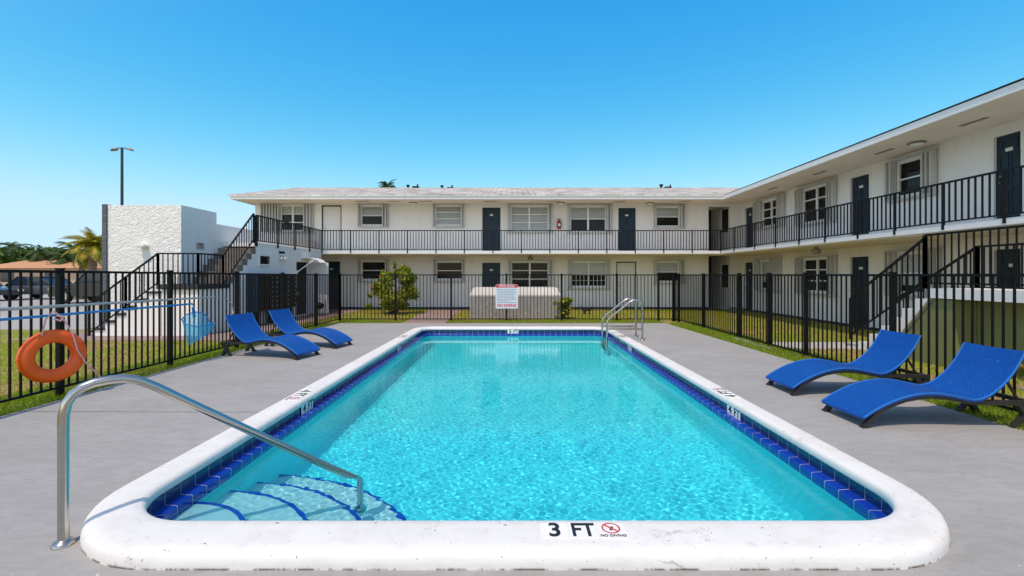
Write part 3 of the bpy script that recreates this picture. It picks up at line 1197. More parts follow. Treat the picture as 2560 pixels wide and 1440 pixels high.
def door(M, u0, u1, v0, v1, m, fm, plate=True, knob=1, panels=True):
    mb = MB(M)
    t = 0.05 if fm is trim_white else 0.022
    mb.box(u0 + t, u1 - t, 0.05, 0.09, v0, v1 - t)
    if panels:
        uu0, uu1, H = u0 + t, u1 - t, v1 - t - v0
        W = uu1 - uu0
        for (a, b, c, d) in ((0.13, 0.46, 0.06, 0.40), (0.54, 0.87, 0.06, 0.40), (0.13, 0.46, 0.46, 0.80), (0.54, 0.87, 0.46, 0.80), (0.2, 0.8, 0.84, 0.95)):
            x0_, x1_, z0_, z1_ = uu0 + W * a, uu0 + W * b, v0 + H * c, v0 + H * d
            for q in ((x0_, x1_, z0_, z0_ + .02), (x0_, x1_, z1_ - .02, z1_), (x0_, x0_ + .02, z0_ + .02, z1_ - .02), (x1_ - .02, x1_, z0_ + .02, z1_ - .02)):
                mb.box(q[0], q[1], 0.036, 0.051, q[2], q[3])
    d = bpart('door', mb, m)
    mb = MB(M)
    g_ = 0.02 if fm is trim_white else 0.006
    mb.box(u0 - g_, u0 + t, -0.015, 0.12, v0, v1 + 0.02)
    mb.box(u1 - t, u1 + g_, -0.015, 0.12, v0, v1 + 0.02)
    mb.box(u0 + t, u1 - t, -0.015, 0.12, v1 - t, v1 + 0.02)
    mb.build('door_frame', fm, d)
    if plate:
        mb = MB(M)
        uc = (u0 + u1) / 2
        mb.box(uc - 0.07, uc + 0.07, 0.030, 0.049, v0 + (v1 - v0) * 0.80, v0 + (v1 - v0) * 0.80 + 0.07)
        mb.build('number_plate', plate_m, d)
    mb = MB(M)
    uk = u0 + 0.13 if knob < 0 else u1 - 0.13
    mb.lathe([(0.012, 0.05), (0.012, 0.02), (0.028, 0.01), (0.028, -0.012), (0.012, -0.018)], (uk, 0, v0 + 0.98), 10, 'y')
    mb.lathe([(0.022, 0.05), (0.022, 0.035)], (uk, 0, v0 + 1.12), 10, 'y')
    mb.build('handle', rust_brown, d, True)
    return d


def bu(x): return gx(x, DW)
def bv(y): return gz(y, DW)
def ru(x): return -F * XW / (x - CX)               # u on the right wing (= -Y)
def rz_(x, y): return gz(y, F * XW / (x - CX))


D_UP0 = SLAB1
# --- openings of the back facade:  (x0,x1,y0,y1) in photo px
bw = [
    # upper storey
    dict(k='w', r=(702, 762, 514, 577), cols=2, rows=3, blind=0.30, ls=0.85, rs=0.42),
    dict(k='d', r=(805, 853, 514.5, None), m=door_white, f=black_metal, lvl=1, knob=-1, panels=False),
    dict(k='w', r=(903, 957.5, 515, 563), cols=1, rows=2, blind=0.52, ls=0.11, rs=0.26),
    dict(k='w', r=(1089, 1154, 515, 563), cols=1, rows=3, blind=1.0, ls=0.10, rs=0.12),
    dict(k='d', r=(1203, 1254, 516, None), m=navy, f=trim_white, lvl=1, knob=1),
    dict(k='w', r=(1277, 1370, 516, 577), cols=2, rows=3, blind=1.0, ls=0.14, rs=0.17),
    dict(k='w', r=(1425.5, 1515, 516.5, 578), cols=2, rows=2, blind=0.52, ls=0.12, rs=0.26),
    dict(k='d', r=(1543, 1592, 517, None), m=navy, f=trim_white, lvl=1, knob=-1),
    dict(k='w', r=(1640, 1698.5, 518, 566), cols=1, rows=2, blind=0.5, ls=0.10, rs=0.22),
    # ground storey
    dict(k='d', r=(803, 853, 651, None), m=navy, f=trim_white, lvl=0, knob=-1, panels=False),
    dict(k='w', r=(903.5, 964.5, 653, 699), cols=1, rows=2, blind=0.0, ls=0.12, rs=0.16),
    dict(k='w', r=(1090.5, 1156.5, 654.5, 698.5), cols=1, rows=2, blind=0.0, ls=0.09, rs=0.09),
    dict(k='d', r=(1203, 1253.5, 654, None), m=navy, f=trim_white, lvl=0, knob=1),
    dict(k='w', r=(1278, 1371, 655, 719), cols=2, rows=3, blind=0.0, ls=0.13, rs=0.17),
    dict(k='w', r=(1428.5, 1515.5, 655, 716.5), cols=2, rows=2, blind=0.55, ls=0.16, rs=0.16, grille=True),
    dict(k='d', r=(1541, 1590, 655.5, None), m=door_white, f=black_metal, lvl=0, knob=-1, panels=False, plate=False),
    dict(k='w', r=(1641, 1697, 655, 704), cols=1, rows=2, blind=0.55, ls=0.13, rs=0.20),
]
holes = []
for o in bw:
    x0, x1, y0, y1 = o['r']
    if o['k'] == 'w':
        h = (bu(x0), bu(x1), bv(y1), bv(y0))
    else:
        h = (bu(x0), bu(x1), SLAB1 + 0.02 if o['lvl'] else 0.06, bv(y0))
    o['h'] = h
    holes.append(h)
RX0, RX1 = 9.0, 10.0
holes.append((RX0, RX1, 0.0, SLAB0 - 0.02))
holes.append((RX0, RX1, SLAB1, 4.66))
mb = MB(FB)
wall_holes(mb, XE, XW, 0.06, SOFF + 0.1, holes)
# end wall, recess walls
mb.T = None
mb.quad((XE, DW, -0.1), (XE, DW + 9, -0.1), (XE, DW + 9, SOFF + 0.1), (XE, DW, SOFF + 0.1))
mb.quad((RX1, DW + 0.16, -0.1), (RX1, DW + 2.2, -0.1), (RX1, DW + 2.2, SOFF), (RX1, DW + 0.16, SOFF))
mb.quad((RX0, DW + 0.16, -0.1), (RX0, DW + 2.2, -0.1), (RX0, DW + 2.2, SOFF), (RX0, DW + 0.16, SOFF))
bpart('wall', mb, wall_white)
mb = MB()
mb.quad((RX0, DW + 2.0, -0.1), (RX1, DW + 2.0, -0.1), (RX1, DW + 2.0, SOFF), (RX0, DW + 2.0, SOFF))
mb.box(RX0, RX1, DW + 0.005, DW + 2.0, SLAB0, SLAB1)
bpart('recess_wall', mb, navy_band)
mb = MB(FB)
mb.box(XE, RX0, -0.012, 0.05, -0.12, 0.062)
mb.T = FRW
mb.box(-DW, -1.0, -0.012, 0.05, -0.2, 0.0)
bpart('base_band', mb, navy_band)
FREC = frame((RX1, 0, 0), (0, -1, 0), (-1, 0, 0))
for zz in (0.95, 3.55):
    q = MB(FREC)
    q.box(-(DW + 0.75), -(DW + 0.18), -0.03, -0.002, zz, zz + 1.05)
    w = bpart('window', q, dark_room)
    w.location = OFF
    shutter(FREC, -(DW + 0.95), -(DW + 0.76), zz - 0.05, zz + 1.1, w, 0.1)
for o in bw:
    h = o['h']
    if o['k'] == 'w':
        window(FB, *h, cols=o['cols'], rows=o['rows'], blind=o['blind'], ls=o['ls'], rs=o['rs'], grille=o.get('grille', False))
    else:
        door(FB, *h, o['m'], o['f'], plate=o.get('plate', True), knob=o['knob'], panels=o.get('panels', True))

# --- right wing facade (positions along it come out of the photo columns)
up_w0, up_w1 = 3.62, 4.56
rw = [
    dict(k='d', r=(1862, 1885), lvl=1), dict(k='w', r=(1906, 1952), v=(3.55, 4.60), cols=2, rows=3, blind=0.0, ls=0.42, rs=0.32),
    dict(k='w', r=(2008, 2078), v=(3.40, 4.60), cols=2, rows=3, blind=0.0, ls=0.22, rs=0.30),
    dict(k='d', r=(2124, 2177), lvl=1), dict(k='w', r=(2244, 2319), v=(3.66, 4.60), cols=1, rows=2, blind=0.0, ls=0.22, rs=0.30),
    dict(k='d', r=(1861, 1884), lvl=0), dict(k='w', r=(1902, 1935), v=(0.95, 2.12), cols=1, rows=2, blind=0.75, ls=0.2, rs=0.55),
    dict(k='w', r=(2009, 2080), v=(0.95, 2.10), cols=2, rows=3, blind=0.0, ls=0.24, rs=0.28),
    dict(k='d', r=(2124, 2176), lvl=0), dict(k='w', r=(2244, 2330), v=(1.05, 2.12), cols=1, rows=2, blind=0.8, ls=0.24, rs=0.28),
    dict(k='d', r=(2480, 2560), lvl=1), dict(k='d', r=(2480, 2560), lvl=0),
]
holes = []
for o in rw:
    a, b = ru(o['r'][0]), ru(o['r'][1])
    if o['k'] == 'w':
        h = (a, b, o['v'][0], o['v'][1])
    else:
        h = (a, b, SLAB1 + 0.02, 4.60) if o['lvl'] else (a, b, -0.02, 2.14)
    o['h'] = h
    holes.append(h)
mb = MB(FRW)
wall_holes(mb, -DW, -1.0, 0.0, SOFF + 0.1, holes)
bpart('wall', mb, wall_white)
for o in rw:
    h = o['h']
    if o['k'] == 'w':
        window(FRW, *h, cols=o['cols'], rows=o['rows'], blind=o['blind'], ls=o['ls'], rs=o['rs'])
    else:
        door(FRW, *h, navy, trim_white, knob=-1)

# --- walkway slab, soffit, fascia, roof
mb = MB()
mb.prism([(-7.95, 14.0), (-7.95, DB), (XB, DB), (XB, 1.0), (XW, 1.0), (XW, DW), (-8.95, DW), (-8.95, 14.0)], SLAB0, SLAB1, 'xy')
bpart('walkway_slab', mb, trim_white)
mb = MB()
mb.prism([(-7.9, DB + 0.05), (XB + 0.06, DB + 0.05), (XB + 0.06, 1.0), (XW - 0.003, 1.0), (XW - 0.003, DW - 0.003), (-7.9, DW - 0.003)], SLAB0 - 0.03, SLAB0 - 0.003, 'xy')
bpart('walkway_soffit', mb, soffit_m)
EY = 19.05
EL = -11.85
e_far, e_near = (8.93, EY), (8.70, 2.0)
mb = MB()
mb.prism([(EL, EY + 0.03), (e_far[0] + 0.03, EY + 0.03), (e_near[0] + 0.03, e_near[1]), (XW + 0.2, e_near[1]), (XW + 0.2, DW + 0.2), (EL, DW + 0.2)], SOFF, SOFF + 0.03, 'xy')
bpart('eave_soffit', mb, soffit_m)
mb = MB()
zf0, zf1 = 4.727, 4.875
mb.bar((EL, EY, (zf0 + zf1) / 2), (e_far[0], EY, (zf0 + zf1) / 2), 0.05, zf1 - zf0)
mb.bar((e_far[0], EY + 0.02, (zf0 + zf1) / 2), (e_near[0], e_near[1], (zf0 + zf1) / 2), 0.05, zf1 - zf0)
mb.bar((EL, EY - 0.02, (zf0 + zf1) / 2), (EL, DW + 9.5, (zf0 + zf1) / 2), 0.05, zf1 - zf0)
mb.bar((EL, EY - 0.04, zf1 - 0.02), (e_far[0] - 0.06, EY - 0.04, zf1 - 0.02), 0.04, 0.03)
bpart('fascia', mb, trim_white)
# roof planes 3:12
s = 0.245
RY = 25.1
zr = zf1 + 0.03
rh = s * (RY - EY)
RXr = e_far[0] + (RY - EY)
mb = MB()
th = 0.06
mb.add([(EL - 0.12, EY - 0.06, zr), (e_far[0] + 0.05, EY - 0.06, zr), (RXr, RY, zr + rh), (EL - 0.12, RY, zr + rh),
        (EL - 0.12, RY + 6.0, zr)], [(0, 1, 2, 3)])
mb.add([(EL - 0.12, RY, zr + rh), (RXr + 6, RY, zr + rh), (RXr + 6, RY + 6.1, zr), (EL - 0.12, RY + 6.1, zr)], [(0, 1, 2, 3)])
mb.add([(e_far[0] - 0.02, EY - 0.03, zr), (e_near[0] - 0.07, e_near[1], zr), (e_near[0] + 6.05, e_near[1], zr + rh), (RXr, RY, zr + rh)], [(0, 1, 2, 3)])
mb.add([(RXr, RY, zr + rh), (e_near[0] + 6.05, e_near[1], zr + rh), (e_near[0] + 12, e_near[1], zr), (RXr + 6, RY, zr)], [(0, 1, 2, 3)])
# drip edge under the shingles
mb.quad((EL - 0.12, EY - 0.06, zr), (e_far[0] + 0.05, EY - 0.06, zr), (e_far[0] + 0.05, EY - 0.06, zf1 - 0.005), (EL - 0.12, EY - 0.06, zf1 - 0.005))
mb.quad((EL - 0.12, EY - 0.06, zr), (EL - 0.12, RY, zr + rh), (EL - 0.12, RY, zr + rh - 0.1), (EL - 0.12, EY - 0.06, zr - 0.04))
roof = bpart('roof', mb, shingle_m)
# gable wall under the roof's left end
mb = MB()
mb.add([(XE + 0.01, DW, SOFF), (XE + 0.01, DW + 9, SOFF), (XE + 0.01, RY, zr + rh - 0.1)], [(0, 1, 2)])
bpart('gable_wall', mb, wall_white)
for (x, w, hgt, box) in ((1020, 0.10, 0.17, 0), (1040, 0.34, 0.05, 1), (1105, 0.10, 0.14, 0), (1126, 0.34, 0.0, 1), (1653, 0.12, 0.20, 0), (1669, 0.34, 0.03, 1)):
    yv = 24.9
    xv = gx(x, yv)
    zb = zr + s * (yv - EY) - 0.05
    mb = MB()
    if box:
        mb.box(xv - w / 2, xv + w / 2, yv - 0.15, yv + 0.15, zb, zb + hgt + 0.06)
        mb.cyl((xv + w / 2 - 0.06, yv - 0.1, zb), (xv + w / 2 - 0.06, yv - 0.1, zb + hgt + 0.17), 0.04, 8)
    else:
        mb.cyl((xv, yv, zb), (xv, yv, zb + hgt - 0.02), w / 2, 10)
        mb.cyl((xv, yv, zb + hgt - 0.05), (xv, yv, zb + hgt + 0.03), w / 2 + 0.04, 10)
    mb.build('roof_vent', black_metal, roof)

# --- balcony railings, one section between two posts each
RT, RB = 3.385, 2.60


def rail_section(a, b, posts=True):
    mb = MB()
    picket_run(mb, a, b, (RB, RB), (RT, RT), 0.122, 0.024, 0.036)
    sec = bpart('railing', mb, rail_metal)
    p = post_mb(b[0], b[1], SLAB0 + 0.03, RT + 0.004, 0.042, False)
    p.build('post', rail_metal, sec)


path = []
wy = [14.0, 15.3, 16.5, 17.7, DB]
path += [(XWING + 0.03, y) for y in wy]
bx = np.linspace(XWING + 0.03, XB, 15)[1:]
path += [(float(x), DB) for x in bx]
ry = [17.7] + [F * XB / (x - CX) for x in (1887, 1939, 1998, 2063, 2145, 2237, 2358)]
ry += [ry[-1] - 1.14 * k for k in range(1, 7)]
path += [(XB, y) for y in ry]
for a, b in zip(path[:-1], path[1:]):
    rail_section(a, b)
mb = post_mb(path[0][0], path[0][1], SLAB0, RT, 0.06, False)
bpart('railing_post', mb, rail_metal)

# --- soffit lamps, vents, wall lamp, extinguisher
for (x, y, onback) in ((1033, 506, 1), (1403, 506, 1), (1625, 507, 1), (2292, 356, 0)):
    Dl = 3.25 * F / (CY - y) if onback else 3.25 * F / (CY - y)
    xx, yy = gx(x, Dl), Dl
    mb = MB()
    mb.lathe([(0.0, 0), (0.17, 0), (0.19, -0.02), (0.17, -0.035), (0.14, -0.04)], (xx, yy, SOFF - 0.004), 20)
    rim = bpart('ceiling_lamp', mb, rust_brown, None, True)
    mb = MB()
    mb.lathe([(0.14, -0.038), (0.12, -0.07), (0.06, -0.09), (0.0, -0.094)], (xx, yy, SOFF - 0.004), 20)
    mb.build('lamp_shade', lamp_white, rim, True)
vents = [(906, 19.95), (983, 19.95), (1063, 19.95), (1225, 19.95), (1384, 19.95), (1548, 19.95), (1712, 19.95)]
for x, D in vents:
    mb = MB()
    xv = gx(x, D)
    mb.box(xv - 0.28, xv + 0.28, D - 0.05, D + 0.05, SOFF - 0.012, SOFF - 0.002)
    bpart('soffit_vent', mb, rust_brown)
for y in (17.0, 14.4, 11.9, 9.6, 7.0, 4.5):
    mb = MB()
    mb.box(9.75, 9.85, y - 0.28, y + 0.28, SOFF - 0.012, SOFF - 0.002)
    bpart('soffit_vent', mb, rust_brown)
for (xx, yy) in ((gx(1326, 19.6), 19.6), (9.2, F * 9.2 / (2041 - CX))):
    mb = MB()
    mb.lathe([(0.06, 0), (0.06, -0.05), (0.12, -0.09), (0.13, -0.15), (0.09, -0.21), (0.0, -0.23)], (xx, yy, SLAB0 - 0.03), 16)
    bpart('ceiling_lamp', mb, rust_brown, None, True)
ext = thing('fire_extinguisher', 'small dark red fire extinguisher on the upper facade between two wide windows', 'fire extinguisher', (bu(1397), DW - 0.12, bv(573)))
mb = MB()
mb.lathe([(0.0, 0), (0.085, 0), (0.095, 0.02), (0.095, 0.30), (0.06, 0.36), (0.03, 0.38), (0.03, 0.41), (0, 0.41)], (0, 0, 0), 16)
mb.build('cylinder', extinguisher_red, ext, True)
mb = MB()
mb.box(-0.10, 0.06, -0.025, 0.025, 0.41, 0.45)
mb.bar((-0.10, 0, 0.45), (0.05, 0, 0.49), 0.03, 0.012)
mb.tube([(0.05, 0, 0.43), (0.10, -0.02, 0.40), (0.11, -0.03, 0.25), (0.10, -0.03, 0.1)], 0.012, 8)
mb.build('valve', rust_brown, ext)
mb = MB()
mb.box(-0.05, 0.05, -0.0965, -0.094, 0.12, 0.24)
mb.build('data_plate', plate_m, ext)
mb = MB()
mb.box(-0.04, 0.04, 0.09, 0.115, 0.05, 0.42)
mb.build('wall_bracket', rust_brown, ext)

# --- ground floor of the wing on the left: wall facing +X with door opening
oy0, oy1 = -XWING * F / (CX - 741), -XWING * F / (CX - 762)
mb = MB(FWG)
wall_holes(mb, 13.99, DB, -0.05, SLAB0, [(oy0, oy1 + 0.35, 0.03, 2.02), (14.22, 14.80, 1.88, 2.14)], 0.1)
mb.T = None
mb.quad((XWING, DB, -0.05), (-11.7, DB, -0.05), (-11.7, DB, SLAB0), (XWING, DB, SLAB0))
bpart('wing_wall', mb, wall_white)
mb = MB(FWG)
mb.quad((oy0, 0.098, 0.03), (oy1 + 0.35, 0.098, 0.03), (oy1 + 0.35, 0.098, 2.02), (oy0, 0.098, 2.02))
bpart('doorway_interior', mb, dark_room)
mb = MB(FWG)
mb.box(14.22, 14.80, 0.05, 0.08, 1.88, 2.14)
for k in range(6):
    mb.box(14.25, 14.77, 0.02, 0.05, 1.89 + 0.042 * k, 1.905 + 0.042 * k)
bpart('wall_vent', mb, black_metal)
mb = MB(FWG)
mb.box(14.16, 14.22, -0.03, 0.03, 1.82, 2.20)
mb.box(14.80, 14.86, -0.03, 0.03, 1.82, 2.20)
mb.box(14.22, 14.80, -0.03, 0.03, 2.14, 2.20)
mb.box(14.22, 14.80, -0.03, 0.03, 1.82, 1.88)
bpart('vent_frame', mb, trim_white)
# white door leaf standing open, column
mb = MB()
mb.box(XWING + 0.01, XWING + 0.75, oy1 + 0.36, oy1 + 0.41, 0.03, 2.02)
bpart('open_door', mb, door_white)
# parapet at the head of the stairs
mb = MB()
mb.box(-9.12, -8.955, 13.7, DW - 0.01, 0, 3.08)
bpart('parapet', mb, wall_white)
# wall lights and awning on the wing
lt = thing('floodlight', 'small grey twin floodlight on the white stair wing wall under the left walkway', 'light', (XWING, 15.55, 2.15))
mb = MB()
mb.box(0, 0.05, -0.07, 0.07, -0.05, 0.05)
mb.build('wall_box', grey_pole, lt)
for sgn in (-1, 1):
    mb = MB()
    mb.lathe([(0.02, 0), (0.05, 0.03), (0.065, 0.10), (0.06, 0.11), (0.0, 0.112)], (0, 0, 0), 12, 'x')
    h = mb.build('lamp_head', plate_m, lt, True)
    h.location = (0.04, sgn * 0.09, -0.03)
    h.rotation_euler = (0, R(30), R(25 * sgn))
cam_b = thing('security_camera', 'small black camera on the white wing wall just below the slab', 'camera', (XWING, 15.45, 2.30))
mb = MB()
mb.box(0, 0.06, -0.03, 0.03, -0.03, 0.05)
mb.build('mount', black_metal, cam_b)
mb = MB()
mb.lathe([(0.0, 0), (0.04, 0), (0.04, 0.12), (0.03, 0.13)], (0.05, 0, 0), 12, 'x')
mb.build('camera_body', black_metal, cam_b, True)
aw = thing('door_awning', 'small cream curved awning on a diagonal brace over the wing doorway', 'awning', (XWING, oy0, 2.06))
mb = MB()
pr = [(0.0, 0.12), (0.25, 0.14), (0.55, 0.12), (0.85, 0.05), (1.0, -0.06), (0.98, -0.07), (0.83, 0.03), (0.55, 0.095), (0.25, 0.115), (0.0, 0.095)]
mb.prism([(a * 0.70, b) for a, b in pr], 0.42, 0.98, 'xz')
mb.build('canopy', trim_white, aw, True)
mb = MB()
mb.tube([(0.02, 0.02, -0.42), (0.50, 0.45, 0.08)], 0.018, 8)
mb.tube([(0.02, 0.96, -0.42), (0.50, 0.96, 0.08)], 0.018, 8)
mb.box(0.0, 0.03, -0.05, 0.06, -0.50, -0.36)
mb.build('brace', trim_white, aw)
bn_scale = 0.62
# meter pipe loop beside the ground floor door
pp = thing('pipe_riser', 'rusty brown pipe loop beside the dark ground floor door at the wing corner', 'pipe', (-7.86, 18.1, 0))
mb = MB()
mb.tube([(0, 0, 0), (0, 0, 1.95), (0.04, 0, 1.99), (0.25, 0.02, 1.99), (0.28, 0.02, 1.95), (0.28, 0.02, 1.6)], 0.028, 8)
mb.tube([(0.0, 0, 1.85), (0.28, 0, 1.85)], 0.022, 8)
mb.build('pipe', rust_brown, pp, True)
mb = MB()
mb.box(0.22, 0.33, -0.06, 0.06, 1.58, 1.72)
mb.build('valve_box', grey_pole, pp)

# mailboxes: two cabinets on the wing wall
for i, (a, b, lab) in enumerate(((13.55, 14.75, 'black mailbox cabinet on the wing wall nearest the stairs with two rows of locks'),
                                 (14.85, 15.95, 'black mailbox cabinet on the wing wall nearest the open doorway'))):
    mbx = thing('mailbox_cabinet', lab, 'mailboxes', (XWING, a, 0), 0, 'mailbox cabinets on the wing wall')
    mb = MB()
    mb.box(0.003, 0.34, 0, b - a, 0.42, 1.56)
    mb.build('cabinet', navy, mbx, bevel=0.01)
    mb = MB()
    for c in range(4):
        for r_ in range(7):
            y0 = 0.05 + (b - a - 0.1) * c / 4
            mb.box(0.34, 0.352, y0 + 0.01, y0 + (b - a - 0.1) / 4 - 0.01, 0.47 + 0.15 * r_, 0.60 + 0.15 * r_)
    doors = mb.build('box_doors', black_metal, mbx)
    mb = MB()
    for c in range(4):
        for r_ in range(7):
            y0 = 0.05 + (b - a - 0.1) * (c + 0.75) / 4
            mb.box(0.352, 0.357, y0 - 0.02, y0 + 0.02, 0.535 + 0.15 * r_, 0.56 + 0.15 * r_)
    mb.build('locks', plate_m, doors)
    mb = MB()
    mb.box(0.08, 0.26, 0.10, 0.22, -0.02, 0.42)
    mb.box(0.08, 0.26, b - a - 0.22, b - a - 0.10, -0.02, 0.42)
    mb.build('pedestal', black_metal, mbx)
em = thing('electric_meter_box', 'black utility box with a tan dial on the wing wall left of the doorway', 'utility box', (XWING, 16.25, 0.55))
mb = MB()
mb.box(0.003, 0.16, -0.16, 0.22, 0, 0.5)
mb.build('box', black_metal, em, bevel=0.01)
mb = MB()
mb.lathe([(0.0, 0.16), (0.09, 0.16), (0.09, 0.21), (0.07, 0.24), (0.0, 0.245)], (0, 0.03, 0.30), 16, 'x')
mb.build('dial', rust_brown, em, True)
bn = thing('charcoal_grill', 'small black charcoal grill standing by the wing doorway', 'grill', (-7.2, 16.9, 0))
mb = MB()
mb.lathe([(0.05, 0.42), (0.20, 0.48), (0.27, 0.60), (0.27, 0.64), (0.22, 0.74), (0.08, 0.80), (0.03, 0.82), (0.03, 0.85), (0, 0.85)], (0, 0, 0), 18)
mb.build('bowl', black_metal, bn, True)
bn.scale = (bn_scale,) * 3
for k in range(3):
    mb = MB()
    a = 2 * math.pi * k / 3 + 0.3
    mb.tube([(0.12 * math.cos(a), 0.12 * math.sin(a), 0.48), (0.26 * math.cos(a), 0.26 * math.sin(a), -0.01)], 0.014, 6)
    mb.build('leg', grey_pole, bn)

# ------------------------------------------------------------------ left staircase
st = thing('outdoor_staircase', 'concrete staircase with black rails climbing beside the swirled stucco wall', 'staircase', (-8.5, 12.5, 0), 0, None)
SO = (8.5, -12.5, 0)


def sp(name, mb, m, smooth=False):
    return mb.build(name, m, st, smooth, loc=SO)


LZ = 1.30
nr = 7
rise = (SLAB1 - LZ) / nr
tr = 0.22
mbt, mbs = MB(), MB()
for k in range(nr - 1):
    z1 = SLAB1 - rise * (k + 1)
    y1 = 14.0 - tr * k
    mbt.box(-8.95, XWING + 0.012, y1 - tr - 0.015, y1, z1 - rise + 0.002, z1)
    mbs.box(-8.94, XWING, y1 - tr, y1 - 0.001, 0.0, z1 - rise)
yb = 14.0 - tr * (nr - 1)
sp('upper_flight', mbt, step_conc)
sp('flight_wall', mbs, wall_white)
mb = MB()
mb.box(-9.0, XWING + 0.02, 11.46, yb, LZ - 0.13, LZ)
sp('landing', mb, dark_tread)
mb = MB()
mb.box(-8.93, XWING - 0.01, 11.52, yb - 0.002, -0.05, LZ - 0.131)
sp('landing_base', mb, wall_white)
nl = 7
rl = LZ / nl
tl = 0.27
mbt, mbs = MB(), MB()
for k in range(nl - 1):
    z1 = LZ - rl * (k + 1)
    x1 = -9.0 - tl * k
    mbt.box(x1 - tl - 0.02, x1, 11.47, 12.245, z1 - 0.05, z1)
    mbs.box(x1 - tl, x1 - 0.001, 11.50, 12.24, -0.05, z1 - 0.051)
sp('lower_flight', mbt, dark_tread)
sp('lower_flight_wall', mbs, wall_white)
# rails
RA = 0.84
xr = XWING - 0.03


def sloped_rail(a, b, za, zb, low):
    mb = MB()
    picket_run(mb, a, b, (za - low, zb - low), (za, zb), 0.125, 0.018, 0.036)
    r_ = sp('handrail', mb, rail_metal)
    for (p, z) in ((a, za), (b, zb)):
        post_mb(p[0], p[1], z - low - 0.10, z, 0.045, False).build('post', rail_metal, r_)


sloped_rail((xr, 13.96), (xr, 12.48), 3.43, 2.08, 0.80)
sloped_rail((xr, 12.48), (xr, 11.49), 2.08, 2.08, 0.80)
sloped_rail((xr, 11.49), (-9.0, 11.49), 2.08, 2.08, 0.80)
sloped_rail((-9.0, 11.49), (-9.82, 11.49), 2.08, 1.48, 0.74)
sloped_rail((-9.82, 11.49), (-10.75, 11.49), 1.48, 0.80, 0.74)

# stucco tower wall beside the stairs
tw = thing('stucco_stair_wall', 'tall white wall with swirled stucco texture and a dark stone edge on the left', 'wall', (-9.9, 12.9, 0))
TX0, TX1, TY0, TY1 = gx(270, 12.25), -8.955, 12.25, 13.7
TZ = gz(513, 12.25)
mb = MB()
mb.box(TX0 + 9.9, TX1 + 9.9, TY0 - 12.9, TY1 - 12.9, -0.05, TZ)
body = mb.build('wall_body', wall_white, tw)
mb = MB()
mb.box(TX0 + 9.9, TX1 + 9.9 - 0.004, TY0 - 12.9 - 0.012, TY0 - 12.9 - 0.001, 0.0, TZ - 0.004)
mb.build('textured_face', stucco_m, tw)
mb = MB()
mb.box(TX0 + 9.9 - 0.12, TX0 + 9.9 - 0.003, TY0 - 12.9 - 0.05, TY1 - 12.9, -0.05, TZ + 0.02)
mb.build('stone_edge', flag_stone, tw)
wl = thing('wall_light', 'small white box light high on the swirled stucco wall', 'light', (gx(362, 12.24), 12.22, gz(616, 12.24)))
mb = MB()
mb.box(-0.11, 0.11, -0.17, 0.0, -0.02, 0.04)
mb.build('housing', trim_white, wl, bevel=0.006)
mb = MB()
mb.box(-0.09, 0.09, -0.15, -0.02, -0.035, -0.02)
mb.build('lens', lamp_white, wl)
ns = thing('number_sign', 'small grey unit number sign reading 97 on the stair side of the stucco wall', 'sign', (TX1 + 0.004, 8.955 * F / (CX - 500), gz(615, 8.955 * F / (CX - 500))))
mb = MB()
mb.box(0, 0.012, -0.16, 0.16, -0.09, 0.09)
mb.build('plate', grey_pole, ns)
text_mesh('lettering', '97', 0.17, ink, ns, fr((0.014, 0.0, 0), (0, 1, 0), (0, 0, 1)), bold=0.006)

# ------------------------------------------------------------------ right staircase
s2 = thing('outdoor_staircase', 'white stepped staircase with black rails and olive underside behind the right loungers', 'staircase', (8.0, 8.5, 0))
S2O = (-8.0, -8.5, 0)


def s2p(name, mb, m, smooth=False):
    return mb.build(name, m, s2, smooth, loc=S2O)


SX0, SX1 = 7.42, 8.5
n2, t2 = 7, 0.27
r2 = (LZ + 0.08) / n2
poly = []
y0s = 9.68
z0s = -0.08
for k in range(n2):
    poly += [(y0s - t2 * k, z0s + r2 * k), (y0s - t2 * k, z0s + r2 * (k + 1))]
yl = y0s - t2 * (n2 - 1)
poly += [(yl - 1.6, LZ), (yl - 1.6, LZ - 0.17), (yl - 0.03, LZ - 0.17), (y0s - 0.60, z0s)]
mb = MB()
mb.prism(poly, SX0, SX1, 'yz')
s2p('flight', mb, trim_white)
mb = MB()
mb.prism([(y0s - 0.70, -0.1), (yl - 0.10, LZ - 0.19), (yl - 0.40, LZ - 0.19), (yl - 0.40, -0.1)], SX0 + 0.04, SX1 - 0.05, 'yz')
mb.box(SX0 + 0.45, SX1 - 0.06, yl - 1.5, yl - 0.41, 0.25, LZ - 0.175)
s2p('underside_wall', mb, olive)
# second flight on to the walkway
poly = []
ys2 = yl - 1.6
for k in range(n2):
    poly += [(ys2 - t2 * k, LZ + (SLAB1 - LZ) / n2 * k), (ys2 - t2 * k, LZ + (SLAB1 - LZ) / n2 * (k + 1))]
ye = ys2 - t2 * (n2 - 1)
poly += [(ye - 1.0, SLAB1), (ye - 1.0, SLAB1 - 0.17), (ye, SLAB1 - 0.17), (ys2, LZ - 0.16)]
mb = MB()
mb.prism(poly, SX0, XB - 0.004, 'yz')
s2p('second_flight', mb, trim_white)


def rail2(a, b, za, zb, low):
    mb = MB()
    picket_run(mb, a, b, (za - low, zb - low), (za, zb), 0.12, 0.018, 0.036)
    r_ = s2p('handrail', mb, rail_metal)
    for (p, z) in ((a, za), (b, zb)):
        post_mb(p[0], p[1], z - low - 0.10, z, 0.05, False).build('post', rail_metal, r_)


